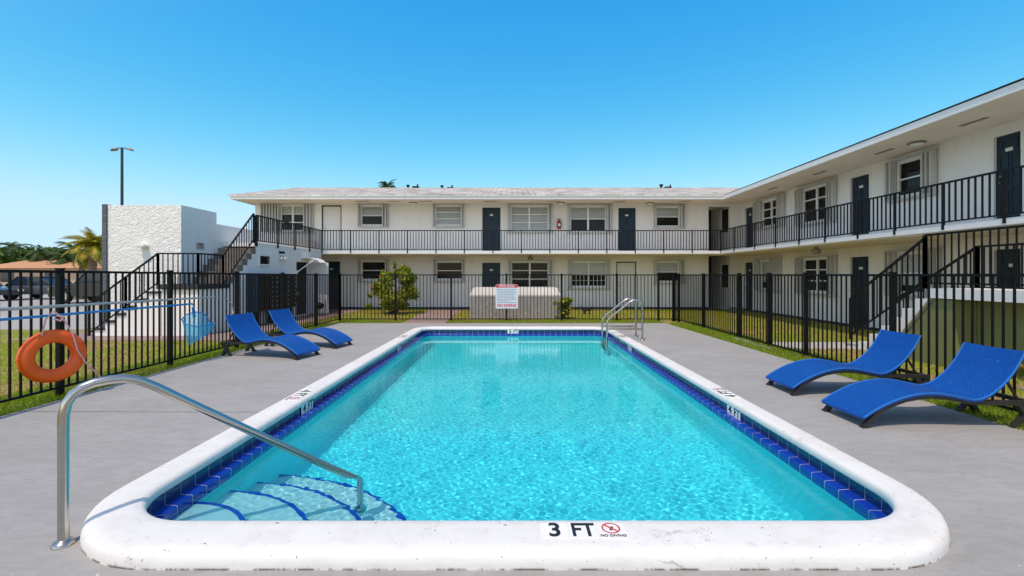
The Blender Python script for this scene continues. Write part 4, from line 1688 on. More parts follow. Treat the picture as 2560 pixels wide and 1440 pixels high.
rail2((SX0, 9.90), (SX0, 8.12), 1.02, 2.20, 0.80)
rail2((SX0, 8.12), (SX0, 6.4), 2.25, 2.25, 0.86)
rail2((8.44, 9.98), (8.44, 8.2), 0.97, 2.05, 0.74)
rail2((8.44, 8.2), (8.44, 6.4), 2.05, 2.05, 0.74)
rail2((SX0, 6.4), (SX0, 4.75), 2.25, 3.35, 0.82)

# ------------------------------------------------------------------ sun loungers
PROF = [(0.0, 0.112), (0.10, 0.178), (0.22, 0.243), (0.36, 0.300), (0.50, 0.338), (0.64, 0.356), (0.78, 0.352), (0.92, 0.327), (1.05, 0.300), (1.14, 0.293),
        (1.24, 0.325), (1.35, 0.400), (1.45, 0.500), (1.54, 0.625), (1.62, 0.775)]


def smooth_prof(P, k=4):
    out = []
    for i in range(len(P) - 1):
        p0, p1, p2, p3 = P[max(i - 1, 0)], P[i], P[i + 1], P[min(i + 2, len(P) - 1)]
        for j in range(k):
            t = j / k
            out.append(tuple(0.5 * ((2 * p1[q]) + (-p0[q] + p2[q]) * t + (2 * p0[q] - 5 * p1[q] + 4 * p2[q] - p3[q]) * t * t + (-p0[q] + 3 * p1[q] - 3 * p2[q] + p3[q]) * t ** 3) for q in (0, 1)))
    out.append(P[-1])
    return out


SP = smooth_prof(PROF)
LW = 0.31   # half width


def make_lounger():
    t = thing('sun_lounger', '', 'sun lounger', (0, 0, 0), 0, 'blue curved sun loungers on the pool deck')
    mb = MB()
    m = len(SP)
    rows = []
    nw = 8
    for (x, z) in SP:
        for q in range(nw + 1):
            w = -LW + 2 * LW * q / nw
            sag = -0.006 * (1 - (w / LW) ** 2)
            rows.append((x, w, z + sag))
    k = nw + 1
    vs = rows + [(a, b, c - 0.024) for a, b, c in rows]
    o = m * k
    fs = []
    for i in range(m - 1):
        for q in range(nw):
            fs.append((i * k + q, i * k + q + 1, (i + 1) * k + q + 1, (i + 1) * k + q))
            fs.append((o + i * k + q, o + (i + 1) * k + q, o + (i + 1) * k + q + 1, o + i * k + q + 1))
        fs.append((i * k, (i + 1) * k, o + (i + 1) * k, o + i * k))
        fs.append((i * k + nw, o + i * k + nw, o + (i + 1) * k + nw, (i + 1) * k + nw))
    for q in range(nw):
        fs.append((q, o + q, o + q + 1, q + 1))
        e = (m - 1) * k
        fs.append((e + q, e + q + 1, o + e + q + 1, o + e + q))
    mb.add(vs, fs)
    sl = mb.build('sling', sling_m, t, True, angle=50)
    mb = MB()
    for sgn in (-1, 1):
        mb.tube([(x, sgn * (LW - 0.004), z - 0.002) for x, z in SP], 0.009, 6)
    mb.build('piping', piping_m, sl, True)
    # dark frame: two arched side beams, straight rear rails, cross bars
    mb = MB()
    for sgn in (-1, 1):
        w = sgn * (LW - 0.035)
        arch = [(0.19, 0.185), (0.30, 0.238), (0.42, 0.283), (0.55, 0.308), (0.68, 0.318), (0.82, 0.308), (0.96, 0.285), (1.08, 0.262), (1.2, 0.255), (1.75, 0.245)]
        for a, b in zip(arch[:-1], arch[1:]):
            mb.bar((a[0], w, a[1]), (b[0], w, b[1]), 0.05, 0.045)
    for x, z in ((0.68, 0.306), (1.2, 0.25), (1.72, 0.247)):
        mb.bar((x, -LW + 0.04, z), (x, LW - 0.04, z), 0.04, 0.04)
    mb.build('frame', lounger_frame, t)
    for sgn in (-1, 1):
        w = sgn * (LW - 0.035)
        mb = MB()
        for a, b in zip([(0.02, 0.0), (0.09, 0.085), (0.155, 0.152)], [(0.09, 0.085), (0.155, 0.152), (0.21, 0.195)]):
            mb.bar((a[0], w, a[1]), (b[0], w, b[1]), 0.052, 0.042)
        mb.box(-0.005, 0.05, w - 0.026, w + 0.026, 0.0, 0.010)
        mb.build('leg', lounger_frame, t)
        mb = MB()
        mb.bar((1.58, w, 0.24), (1.72, w, 0.0), 0.05, 0.05)
        mb.bar((1.74, w, 0.24), (1.52, w, 0.0), 0.045, 0.04)
        mb.build('leg', lounger_frame, t)
    mb = MB()
    mb.tube([(1.50, -0.2, 0.53), (1.66, -0.2, 0.26)], 0.013, 6)
    mb.tube([(1.50, 0.2, 0.53), (1.66, 0.2, 0.26)], 0.013, 6)
    mb.build('back_support', lounger_frame, t)
    return t


lg = make_lounger()
spots = [((-3.78, 8.42), (-5.42, 8.87), 'blue sun lounger on the left deck, the nearer one beside the hanging skimmer net'),
         ((-3.58, 9.66), (-5.02, 9.98), 'blue sun lounger on the left deck, the farther one in front of the mailboxes'),
         ((3.565, 6.04), (5.2, 6.04), 'blue sun lounger on the right deck fully in view before the white staircase'),
         ((3.52, 4.83), (5.2, 4.83), 'blue sun lounger nearest the photographer on the right, its back cut by the photo edge')]
for i, (a, b, lab) in enumerate(spots):
    o = lg if i == 0 else copy_tree(lg)
    o['label'] = lab
    o.location = (a[0], a[1], 0.0)
    o.rotation_euler = (0, 0, math.atan2(b[1] - a[1], b[0] - a[0]))

# ------------------------------------------------------------------ pool fittings
hr = thing('pool_handrail', 'curved stainless steel handrail running from the deck into the pool over the corner steps', 'handrail', (-2.56, 2.58, 0))
U = Vector((1.19, 1.1, 0)) / 1.62


def rp(s_, z): return (U.x * s_, U.y * s_, z)


pts = [rp(0, 0.0), rp(0, 0.35), rp(0, 0.66), rp(0.002, 0.74), rp(0.014, 0.805), rp(0.04, 0.853), rp(0.08, 0.885), rp(0.13, 0.903), rp(0.20, 0.910), rp(0.26, 0.908),
       rp(0.315, 0.893), rp(0.36, 0.868), rp(0.42, 0.828), rp(0.6, 0.688), rp(0.9, 0.462), rp(1.2, 0.236), rp(1.5, 0.010), rp(1.60, -0.062), rp(1.66, -0.105), rp(1.70, -0.135),
       rp(1.735, -0.17), rp(1.755, -0.22), rp(1.76, -0.28), rp(1.76, -0.82)]
mb = MB()
mb.tube(pts, 0.0265, 18)
mb.build('rail', chrome, hr, True, angle=60)
for (x, y, z) in ((0, 0, 0), (U.x * 1.76, U.y * 1.76, -0.78)):
    mb = MB()
    mb.lathe([(0.0, 0), (0.055, 0), (0.055, 0.008), (0.045, 0.022), (0.03, 0.028), (0.025, 0.034)], (x, y, z), 20)
    mb.build('escutcheon', chrome, hr, True)

ld = thing('pool_ladder', 'shiny steel pool ladder with two hooped rails at the far right corner of the pool', 'ladder', (2.2, 10.85, 0))
for y in (-0.27, 0.27):
    mb = MB()
    P_ = [(0.02, -0.75), (0.02, 0.40), (0.04, 0.47), (0.09, 0.535), (0.50, 0.86), (0.57, 0.91), (0.64, 0.945), (0.72, 0.95), (0.79, 0.93), (0.835, 0.88), (0.85, 0.80), (0.85, 0.0)]
    mb.tube([(x, y, z) for x, z in P_], 0.024, 12)
    mb.build('rail', chrome, ld, True, angle=60)
    mb = MB()
    mb.bar((0.03, y, 0.27), (0.85, y, 0.27), 0.022, 0.045)
    mb.build('brace', chrome, ld)
    mb = MB()
    mb.lathe([(0.0, 0), (0.05, 0), (0.05, 0.008), (0.04, 0.02), (0.025, 0.026)], (0.85, y, 0.001), 16)
    mb.build('escutcheon', chrome, ld, True)
for z in (-0.10, -0.40, -0.70):
    mb = MB()
    mb.box(-0.03, 0.06, -0.27, 0.27, z - 0.012, z + 0.012)
    mb.build('tread', chrome, ld)

# skimmer net on its blue pole, crook on a grey pole, life ring: hung on the left fence
XH = XL + 0.075
sk = thing('skimmer_net', 'bright blue pole with a cyan leaf skimmer net hung along the left fence', 'pool net', (XH, 8.0, 1.02))
mb = MB()
mb.tube([(0, -5.4, 0.03), (0, 0.10, 0.0)], 0.016, 10)
mb.tube([(0, 0.10, 0.0), (0.01, 0.13, -0.03), (0.02, 0.13, -0.20)], 0.012, 8)
mb.build('pole', blue_pole, sk, True)
mb = MB()
mb.prism([(0.09, -0.06), (0.14, -0.06), (0.165, -0.25), (0.12, -0.25)], 0.0, 0.025, 'yz')
mb.build('bracket', blue_pole, sk)
hoop = [(0.05, -0.22, -0.25), (0.02, -0.08, -0.18), (0.02, 0.14, -0.15), (0.02, 0.34, -0.17), (0.04, 0.44, -0.26), (0.05, 0.50, -0.38), (0.20, 0.44, -0.39), (0.27, 0.15, -0.38), (0.24, -0.12, -0.38), (0.13, -0.24, -0.33)]
mb = MB()
mb.tube(hoop, 0.010, 8, closed=True)
mb.build('hoop', blue_pole, sk, True)
low = [(0.10, -0.14, -0.70), (0.08, -0.02, -0.66), (0.08, 0.18, -0.60), (0.08, 0.33, -0.55), (0.10, 0.44, -0.50), (0.12, 0.50, -0.46), (0.16, 0.42, -0.50), (0.18, 0.22, -0.58), (0.16, 0.00, -0.65), (0.13, -0.12, -0.70)]
mb = MB()
mb.strip(hoop, low, True)
mb.add(low, [tuple(range(len(low)))])
mb.build('net_bag', net_m, sk, True)

ck = thing('shepherds_crook', 'pale grey rescue pole ending in a thin curved hook along the left fence', 'rescue hook', (XH + 0.03, 8.0, 1.13))
mb = MB()
mb.tube([(0, -5.4, 0.05), (0, -2.2, 0.015)], 0.021, 10)
mb.tube([(0, -2.2, 0.015), (0, 0.65, -0.015)], 0.017, 10)
mb.build('pole', grey_pole, ck, True)
mb = MB()
mb.tube([(0, 0.65, -0.015), (0, 0.85, -0.03), (0, 1.02, -0.07), (0.0, 1.16, -0.15), (0.01, 1.22, -0.25), (0.03, 1.20, -0.36), (0.06, 1.10, -0.45), (0.09, 0.98, -0.52), (0.10, 0.90, -0.60)], 0.008, 8)
mb.build('hook', grey_pole, ck, True)

lr = thing('life_ring', 'orange life ring with pink and white rope hung on the near left fence post', 'life ring', (XH + 0.05, 5.60, 0.535), R(-24))
mb = MB()
ring = [(0, 0.245 * math.cos(a), 0.245 * math.sin(a)) for a in np.linspace(0, 2 * math.pi, 41)[:-1]]
mb.tube(ring, 0.082, 16, closed=True)
for v_i in range(len(mb.v)):
    x, y, z = mb.v[v_i]
    mb.v[v_i] = (x * 0.8, y, z)
mb.build('ring', orange_m, lr, True, angle=80)
mb = MB()
mb.tube([(0.02, 0.0, 0.56), (0.03, 0.10, 0.42), (0.075, 0.16, 0.25), (0.08, 0.20, 0.05), (0.08, 0.28, -0.12), (0.06, 0.40, -0.28), (0.0, 0.52, -0.43)], 0.009, 8)
mb.tube([(0.02, 0.0, 0.56), (0.03, -0.08, 0.46), (0.07, -0.13, 0.27)], 0.009, 8)
mb.tube([(0.02, 0.02, 0.50), (0.03, 0.09, 0.48), (0.03, 0.06, 0.43), (0.02, 0.00, 0.46)], 0.012, 8)
mb.build('rope', rope_m, lr, True)

# rules sign on the far fence
sg = thing('pool_rules_sign', 'white pool rules sign with red header and red NO DIVING line on the far fence', 'sign', (gx(1267, 15.2), 15.20, 0.507))
W_, H_ = 0.375, 0.80
mb = MB()
mb.prism([(-W_, -0.08), (-W_ + .02, -0.10), (W_ - .02, -0.10), (W_, -0.08), (W_, 0.68), (W_ - .03, 0.71), (-W_ + .03, 0.71), (-W_, 0.68)], -0.012, 0.0, 'xz')
mb.build('panel', sign_white, sg)
mb = MB()
mb.box(-W_ + 0.01, W_ - 0.01, -0.016, -0.0125, 0.605, 0.70)
hd = mb.build('header', red_paint, sg)
text_mesh('lettering', 'POOL RULES', 0.092, plate_m, hd, fr((0, -0.0175, 0.65), (1, 0, 0), (0, 0, 1)), bold=0.002)
mb = MB()
rs_ = random.Random(4)
for k in range(9):
    z = 0.54 - 0.055 * k
    x = -W_ + 0.05
    xe = W_ - rs_.choice((0.05, 0.1, 0.3))
    while x < xe:
        w = rs_.uniform(0.03, 0.09)
        mb.box(x, min(x + w, xe), -0.0145, -0.0125, z - 0.009, z + 0.009)
        x += w + 0.018
mb.build('small_print', sign_print, sg)
text_mesh('lettering', 'NO DIVING', 0.125, red_paint, sg, fr((0, -0.0145, 0.0), (1, 0, 0), (0, 0, 1)), bold=0.004, sx=0.98)

# ------------------------------------------------------------------ block enclosure, cat, plants
en = thing('block_enclosure', 'low grey block pump enclosure with a white sloped lid behind the far fence', 'enclosure', (gx(1288, 16.1), 16.1, 0))
hw = (gx(1401, 16.1) - gx(1175, 16.1)) / 2
mb = MB()
mb.box(-hw, hw, 0, 1.4, -0.1, 0.76)
mb.build('block_wall', block_grey, en)
mb = MB()
A = [(-hw - .01, -0.01, 0.765), (hw + .01, -0.01, 0.765), (hw + .01, 1.41, 0.765), (-hw - .01, 1.41, 0.765)]
Bq = [(p[0], p[1], 0.83) for p in A]
Cq = [(-hw + 0.10, 0.16, 1.07), (hw - 0.10, 0.16, 1.07), (hw - 0.10, 1.25, 1.07), (-hw + 0.10, 1.25, 1.07)]
mb.strip(A, Bq, True)
mb.strip(Bq, Cq, True)
mb.add(Cq, [(0, 1, 2, 3)])
mb.build('lid', lid_m, en)

# small black cat behind the far fence
ct = bpy.data.meshes.new('cat')
V = [(0, 0, 0.20), (0.10, 0, 0.205), (-0.10, 0, 0.20), (0.16, 0, 0.25), (0.20, 0, 0.275), (-0.16, 0, 0.22), (-0.22, 0, 0.28), (-0.21, 0, 0.36),
     (0.10, 0.04, 0.12), (0.10, 0.04, 0.0), (0.10, -0.04, 0.12), (0.12, -0.04, 0.0), (-0.10, 0.04, 0.12), (-0.11, 0.04, 0.0), (-0.10, -0.04, 0.12), (-0.08, -0.04, 0.0),
     (0.25, 0, 0.265), (0.19, 0.025, 0.32), (0.19, -0.025, 0.32)]
Ed = [(0, 1), (1, 3), (3, 4), (0, 2), (2, 5), (5, 6), (6, 7), (1, 8), (8, 9), (1, 10), (10, 11), (2, 12), (12, 13), (2, 14), (14, 15), (4, 16), (4, 17), (4, 18)]
Rd = [.062, .06, .06, .042, .048, .02, .014, .012, .024, .016, .024, .016, .028, .016, .028, .016, .024, .010, .010]
ct.from_pydata(V, Ed, [])
cat = bpy.data.objects.new('cat', ct)
COL.objects.link(cat)
sm = cat.modifiers.new('skin', 'SKIN')
for i, r_ in enumerate(Rd):
    ct.skin_vertices[0].data[i].radius = (r_, r_)
ct.skin_vertices[0].data[0].use_root = True
cat.modifiers.new('sub', 'SUBSURF').levels = 2
cat.modifiers['sub'].render_levels = 2
ct.materials.append(cat_m)
cat.location = (gx(1467, 17.8), 17.8, -0.03)
tag(cat, 'small black cat standing on the lawn behind the far fence right of the enclosure', 'cat')


def leaf_cloud(name, centers, count, size, m, parent, seed, flat=0.3, loc=None):
    """many small folded leaves spread through ellipsoid clumps"""
    r_ = np.random.default_rng(seed)
    C = np.array([c[:3] for c in centers], float)
    S = np.array([c[3:] for c in centers], float)
    wts = S.prod(1) ** (2 / 3)
    k = r_.choice(len(C), count, p=wts / wts.sum())
    d = r_.normal(size=(count, 3))
    d /= np.linalg.norm(d, axis=1)[:, None]
    rad = r_.random(count) ** 0.45
    P = C[k] + d * rad[:, None] * S[k]
    n = d * 0.6 + r_.normal(size=(count, 3)) * 0.6 + np.array([0, 0, flat])
    n /= np.linalg.norm(n, axis=1)[:, None]
    t = np.cross(n, r_.normal(size=(count, 3)))
    t /= np.linalg.norm(t, axis=1)[:, None]
    b = np.cross(n, t)
    s_ = size * r_.uniform(0.6, 1.3, count)[:, None]
    v0 = P - t * s_
    v1 = P + b * s_ * 0.5 + n * s_ * 0.12
    v2 = P + t * s_
    v3 = P - b * s_ * 0.5 + n * s_ * 0.12
    co = np.stack([v0, v1, v2, v3], 1).reshape(-1, 3)
    base = np.arange(count)[:, None] * 4
    fa = np.concatenate([base + np.array([[0, 1, 2]]), base + np.array([[0, 2, 3]])], 1).reshape(-1, 3)
    o = np_mesh(name, co, fa, m, parent)
    return o


# hibiscus bush
DH = 17.9
hb = thing('hibiscus_bush', 'rounded leafy hibiscus bush with a few red flowers in front of the back facade', 'bush', (gx(985, DH), DH, -0.03))
rs_ = random.Random(11)
cl = []
for k in range(46):
    a = rs_.uniform(0, 2 * math.pi)
    h = rs_.uniform(0.25, 1.75)
    rad = 0.90 * math.sin(min(1, h / 1.2) * math.pi / 2) * (1.0 if h < 1.35 else max(0.25, 1 - (h - 1.35) / 0.55)) * rs_.uniform(0.45, 1.05)
    cl.append((math.cos(a) * rad + 0.10 + 0.1 * (h - 1), math.sin(a) * rad * 0.8, h, 0.24, 0.22, 0.20))
cl += [(-0.95, 0, 0.75, .12, .12, .12), (-1.0, 0, 0.35, .16, .14, .12), (0.02, 0, 1.95, .09, .09, .14), (0.3, 0, 1.85, .06, .06, .14), (-0.45, 0, 1.7, .07, .07, .1), (0.62, 0, 1.62, .1, .1, .1)]
leaf_cloud('foliage', cl, 12500, 0.055, leaf_m, hb, 5)
mb = MB()
for k in range(16):
    c = rs_.choice(cl)
    p0 = (rs_.uniform(-0.15, 0.15), rs_.uniform(-0.12, 0.12), 0)
    mid = ((p0[0] + c[0]) / 2 + rs_.uniform(-.08, .08), (p0[1] + c[1]) / 2, c[2] * 0.45)
    mb.tube([p0, mid, (c[0], c[1], c[2])], [0.022, 0.015, 0.006], 6)
mb.build('stems', stem_m, hb)
for (x, y, z) in ((-0.37, -0.55, 1.55), (0.25, -0.62, 0.72), (-0.80, -0.1, 1.1)):
    mb = MB()
    for q in range(5):
        a = 2 * math.pi * q / 5
        mb.add([(0, 0, 0), (0.035 * math.cos(a - .5), -0.02, 0.035 * math.sin(a - .5)), (0.055 * math.cos(a), -0.03, 0.055 * math.sin(a)), (0.035 * math.cos(a + .5), -0.02, 0.035 * math.sin(a + .5))], [(0, 1, 2, 3)])
    f = mb.build('flower', flower_m, hb)
    f.location = (x, y, z)


def frond(mb, base, az, el, length, droop, lw, seg=9, leaf=22, side=0.5):
    """arching palm frond with paired leaflets"""
    pts = []
    p = Vector(base)
    e = el
    for i in range(seg + 1):
        pts.append(p.copy())
        d = Vector((math.cos(az) * math.cos(e), math.sin(az) * math.cos(e), math.sin(e)))
        p = p + d * (length / seg)
        e -= droop / seg
    mb.tube([tuple(q) for q in pts], [0.02 * length / 2 * (1 - 0.8 * i / seg) + 0.004 for i in range(seg + 1)], 4)
    for k in range(leaf):
        t = (k + 1) / (leaf + 1)
        i = min(int(t * seg), seg - 1)
        q = pts[i].lerp(pts[i + 1], t * seg - i)
        dr = (pts[i + 1] - pts[i]).normalized()
        s_ = dr.cross(Vector((0, 0, 1)))
        s_ = s_.normalized() if s_.length > 1e-4 else Vector((1, 0, 0))
        ll = side * math.sin(math.pi * (0.12 + 0.86 * t)) * length * 0.34
        for sg_ in (-1, 1):
            tip = q + s_ * sg_ * ll + dr * ll * 0.55 - Vector((0, 0, ll * 0.45))
            wv = dr * lw
            mb.add([tuple(q - wv), tuple(q + wv), tuple(tip)], [(0, 1, 2)])


def palm(name, label, x, y, h, crown, nf, m, seed, tr=0.14, lean=0.0, group=None, droop=1.7):
    t = thing(name, label, 'palm tree', (x, y, -0.03), 0, group)
    r_ = random.Random(seed)
    mb = MB()
    pts, rr_ = [], []
    for i in range(13):
        f = i / 12
        pts.append((lean * f * f, 0, h * f))
        rr_.append(tr * (1.35 - 0.55 * f) * (1.0 + 0.09 * (i % 2)))
    mb.tube(pts, rr_, 10)
    mb.build('trunk', bark_m, t, True)
    mb = MB()
    for k in range(nf):
        az = 2 * math.pi * k / nf + r_.uniform(-.2, .2)
        el = r_.uniform(-0.45, 1.4)
        frond(mb, (lean, 0, h - 0.05), az, el, crown * r_.uniform(0.8, 1.1), droop * r_.uniform(0.8, 1.2), 0.035, side=r_.uniform(.5, .75))
    mb.build('crown', m, t)
    return t


# leafy plant right of the enclosure
pl = thing('broadleaf_plant', 'small dark green broad leaved plant at the right end of the grey enclosure', 'plant', (gx(1409, 16.3), 16.3, -0.03))
rs_ = random.Random(3)
mb, ms = MB(), MB()
for k in range(44):
    a = rs_.uniform(0, 2 * math.pi)
    h = rs_.uniform(0.12, 0.75)
    rad = rs_.uniform(0.06, 0.32)
    ms.tube([(0, 0, 0), (math.cos(a) * rad * .4, math.sin(a) * rad * .4, h * .7), (math.cos(a) * rad, math.sin(a) * rad, h)], [.012, .009, .006], 5)
    c = Vector((math.cos(a) * rad, math.sin(a) * rad, h))
    d = Vector((math.cos(a), math.sin(a), -0.35)).normalized()
    s_ = d.cross(Vector((0, 0, 1))).normalized()
    L_ = rs_.uniform(.18, .28)
    mb.add([tuple(c), tuple(c + d * L_ * .5 + s_ * L_ * .38 + Vector((0, 0, .02))), tuple(c + d * L_), tuple(c + d * L_ * .5 - s_ * L_ * .38 + Vector((0, 0, .02)))], [(0, 1, 2), (0, 2, 3)])
mb.build('leaves', leaf_m, pl)
leaf_cloud('leaf_clump', [(0.02, 0, 0.55, .24, .2, .18), (0.15, 0, 0.68, .2, .15, .08), (0.05, 0, 0.28, .2, .18, .2), (-0.05, 0.05, 0.42, .2, .2, .25)], 620, 0.075, leaf_m, pl, 17)
ms.build('stems', stem_m, pl)

# palms and trees beyond the parking lot on the left
palm('palm_tree', 'tall palm with yellowing drooping fronds beside the dark stone wall edge', gx(228, 27), 27, 3.3, 1.55, 60, palm_leaf, 21, 0.20, 0.15, 'palms left of the building', 1.6)
palm('palm_tree', 'green palm behind the yellowing palm on the far left', gx(186, 45), 45, 4.2, 1.9, 26, palm_green, 22, 0.2, 0.0, 'palms left of the building')
palm('palm_tree', 'palm whose green crown just shows above the roof ridge', gx(967, 52), 52, 11.75, 1.5, 34, palm_green, 23, 0.22)
palm('palm_tree', 'slim leaning palm stub with grey drooping fronds left of the yellowing palm', gx(195, 28.5), 28.5, 2.7, 1.1, 16, palm_leaf, 29, 0.16, 0.5, 'palms left of the building', 2.6)


for i, (x, D, h) in enumerate(((160, 43, 3.2), (140, 46, 3.6), (100, 44, 3.8), (30, 48, 4.6))):
    palm('palm_tree', ['short green palm just left of the green palm behind the tan house', 'green palm at the left photo edge beyond the parked cars', 'green palm outside the left photo edge before the taller tree',
                       'tallest green palm at the far left beyond the parking lot'][i], gx(x, D), D, h, 1.7, 24, palm_green, 60 + i, 0.18, 0.0, 'palms left of the building')


def tree(label, x, y, h, w, seed, group):
    t = thing('leafy_tree', label, 'tree', (x, y, -0.03), 0, group)
    r_ = random.Random(seed)
    mb = MB()
    mb.tube([(0, 0, 0), (0.1, 0, h * .25), (0, 0, h * .5)], [.22, .17, .12], 8)
    cl = []
    for k in range(26):
        a = r_.uniform(0, 2 * math.pi)
        rad = w * .5 * r_.random() ** .6
        z = h * r_.uniform(.32, .95)
        f = 1 - abs(z / h - .6) * 0.9
        c = (math.cos(a) * rad * f, math.sin(a) * rad * f, z)
        cl.append((*c, w * .13, w * .13, h * .10))
        if k < 10:
            mb.tube([(0, 0, h * .4), (c[0] * .5, c[1] * .5, (h * .4 + c[2]) / 2), c], [.09, .05, .02], 5)
    mb.build('trunk', stem_m, t)
    leaf_cloud('crown', cl, 2600, 0.17, tree_leaf, t, seed)
    return t


tg = 'green trees beyond the parking lot'
for i, (x, D, h, w) in enumerate(((150, 47, 4.3, 5.0), (80, 49, 4.8, 6.0), (20, 46, 4.2, 5.5), (236, 50, 3.8, 5.5), (-40, 50, 5.0, 6.0), (205, 56, 4.6, 6.5), (120, 58, 5.2, 7))):
    tree(['bushy green tree at the far left behind the tan house', 'taller green tree at the left photo edge behind the parked cars', 'dense green tree outside the left photo edge', 'low green tree between the tan house and the dark stone wall edge',
          'large green tree farthest left beyond the fence', 'green tree behind the green palm', 'broad green tree far behind the tan house'][i], gx(x, D), D, h, w, 40 + i, tg)

# tan house beyond the parking lot
hs = thing('tan_house', 'low tan house with an orange roof beyond the parking lot on the left', 'house', (gx(170, 41), 41, 0))
mb = MB()
mb.box(-7.5, 5.5, 0, 6, -0.05, 2.15)
mb.build('wall', house_wall, hs)
mb = MB()
mb.add([(-8, -0.5, 2.14), (6, -0.5, 2.14), (5, 3, 2.95), (-7, 3, 2.95), (-8, 6.5, 2.14), (6, 6.5, 2.14)], [(0, 1, 2, 3), (3, 2, 5, 4), (0, 3, 4), (1, 5, 2)])
mb.build('roof', house_roof, hs)
for x in (-5.5, -1.5, 2.5):
    mb = MB()
    mb.box(x - .6, x + .6, -0.03, 0.02, .9, 1.8)
    mb.build('window', car_glass, hs)

# ------------------------------------------------------------------ parked cars


def car(label, x, y, rz, L_, H_, paint, suv):
    t = thing('parked_car', label, 'car', (x, y, 0), rz, 'cars in the parking lot')
    W2 = 0.9
    wr_ = 0.37 if suv else 0.32
    fx_, rx_ = L_ * 0.31, -L_ * 0.30
    hb_ = H_ * (0.60 if suv else 0.58)

    def body_poly():
        P = [(-L_ / 2, 0.32), (-L_ / 2 - 0.03, hb_ * .8), (-L_ / 2 + 0.05, hb_)]
        P += [(L_ * 0.18, hb_ + 0.02), (L_ * 0.42, hb_ - 0.08), (L_ / 2, hb_ * .78), (L_ / 2 + 0.02, 0.34)]
        for c in (fx_, rx_):
            for k in range(9):
                a = math.pi * k / 8
                P.append((c + (wr_ + 0.07) * math.cos(a), max(0.30, wr_ + (wr_ + 0.07) * math.sin(a))))
        return P
    mb = MB()
    mb.prism(body_poly(), -W2, W2, 'xz')
    mb.build('body', paint, t, bevel=0.05)
    roof0, roof1 = (-L_ * 0.46, L_ * 0.05) if suv else (-L_ * 0.24, L_ * 0.05)
    base0, base1 = (-L_ * 0.49, L_ * 0.20) if suv else (-L_ * 0.40, L_ * 0.22)
    mb = MB()
    mb.prism([(base0, hb_ - .01), (base1, hb_ - .01), (roof1, H_ - 0.06), (roof0, H_ - 0.06)], -W2 + .12, W2 - .12, 'xz')
    mb.build('cabin_glass', car_glass, t)
    mb = MB()
    mb.box(roof0 - .03, roof1 + .05, -W2 + .10, W2 - .10, H_ - 0.07, H_)
    for sgn in (-1, 1):
        yy = sgn * (W2 - .105)
        for (a, b) in ((base0, roof0), (base1, roof1), ((base0 + base1) / 2, (roof0 + roof1) / 2)):
            mb.bar((a, yy, hb_ - .01), (b, yy, H_ - .05), 0.06, 0.06)
    mb.build('roof', paint, t, bevel=0.02)
    for c in (fx_, rx_):
        for sgn in (-1, 1):
            mb = MB()
            mb.lathe([(wr_ * .62, 0), (wr_ * .95, 0), (wr_, .03), (wr_, .19), (wr_ * .95, .22), (wr_ * .62, .22)], (c, sgn * W2 - (0.22 if sgn > 0 else 0.0), wr_), 24, 'y')
            w = mb.build('wheel', tyre_m, t, True)
            mb = MB()
            yy = sgn * (W2 + .004)
            for q in range(6):
                a = 2 * math.pi * q / 6
                mb.bar((c, yy, wr_), (c + wr_ * .58 * math.cos(a), yy, wr_ + wr_ * .58 * math.sin(a)), 0.05, 0.03)
            mb.lathe([(wr_ * .55, 0), (wr_ * .66, 0), (wr_ * .66, .02), (wr_ * .55, .02)], (c, yy - .01, wr_), 24, 'y')
            mb.build('rim', rim_m, w)
    for sgn in (-1, 1):
        mb = MB()
        mb.box(-L_ / 2 - .035, -L_ / 2 + .06, sgn * (W2 - .16) - .12, sgn * (W2 - .16) + .12, hb_ * .72, hb_ * .92)
        mb.build('tail_light', light_red, t)
        mb = MB()
        mb.box(L_ / 2 - .06, L_ / 2 + .03, sgn * (W2 - .2) - .16, sgn * (W2 - .2) + .16, hb_ * .62, hb_ * .78)
        mb.build('headlight', lamp_white, t)
    return t


car('black sport utility vehicle parked beyond the left fence under the yellowing palm', gx(262, 25), 25, R(176), 4.7, 1.78, car_black, True)
car('grey low car parked left of the black vehicle beyond the fence', gx(120, 29), 29, R(4), 4.6, 1.45, car_grey, False)
car('grey car parked at the far left outside the photo edge', gx(-70, 27), 27, R(-3), 4.5, 1.48, car_grey, False)

# area light behind the stucco wall
lp = thing('area_light_pole', 'tall slim dark pole with two lamp heads standing behind the stucco wall', 'lamp post', (gx(305, 30), 30, 0))
zt = gz(369, 30)
mb = MB()
mb.tube([(0, 0, 0), (0, 0, zt)], [0.10, 0.075], 12)
mb.build('pole', pole_m, lp, True)
for sgn in (-1, 1):
    mb = MB()
    mb.tube([(0, 0, zt - .05), (sgn * .22, 0, zt - .02), (sgn * .4, 0, zt - .08)], 0.03, 8)
    mb.build('arm', pole_m, lp)
    mb = MB()
    mb.lathe([(0.0, 0.10), (0.06, 0.09), (0.15, 0.03), (0.17, -0.03), (0.15, -0.06), (0.0, -0.07)], (0, 0, 0), 14)
    h = mb.build('lamp_head', rust_brown, lp, True)
    h.scale = (1.5, 1, 1)
    h.location = (sgn * .52, 0, zt - .12)
    h.rotation_euler = (0, R(14 * sgn), 0)

# ------------------------------------------------------------------ light, sky, camera
w = bpy.data.worlds.new('World')
scene.world = w
w.use_nodes = True
nt = w.node_tree
bg = nt.nodes['Background']
sky = nt.nodes.new('ShaderNodeTexSky')
sky.sky_type = 'NISHITA'
sky.sun_disc = False
ELEV = R(64)
AZ = (0.42, 0.907)              # the way the light travels over the ground
sky.sun_elevation = ELEV
sky.sun_rotation = math.atan2(-AZ[0], -AZ[1])
sky.air_density = 1.0
sky.dust_density = 0.35
sky.ozone_density = 2.2
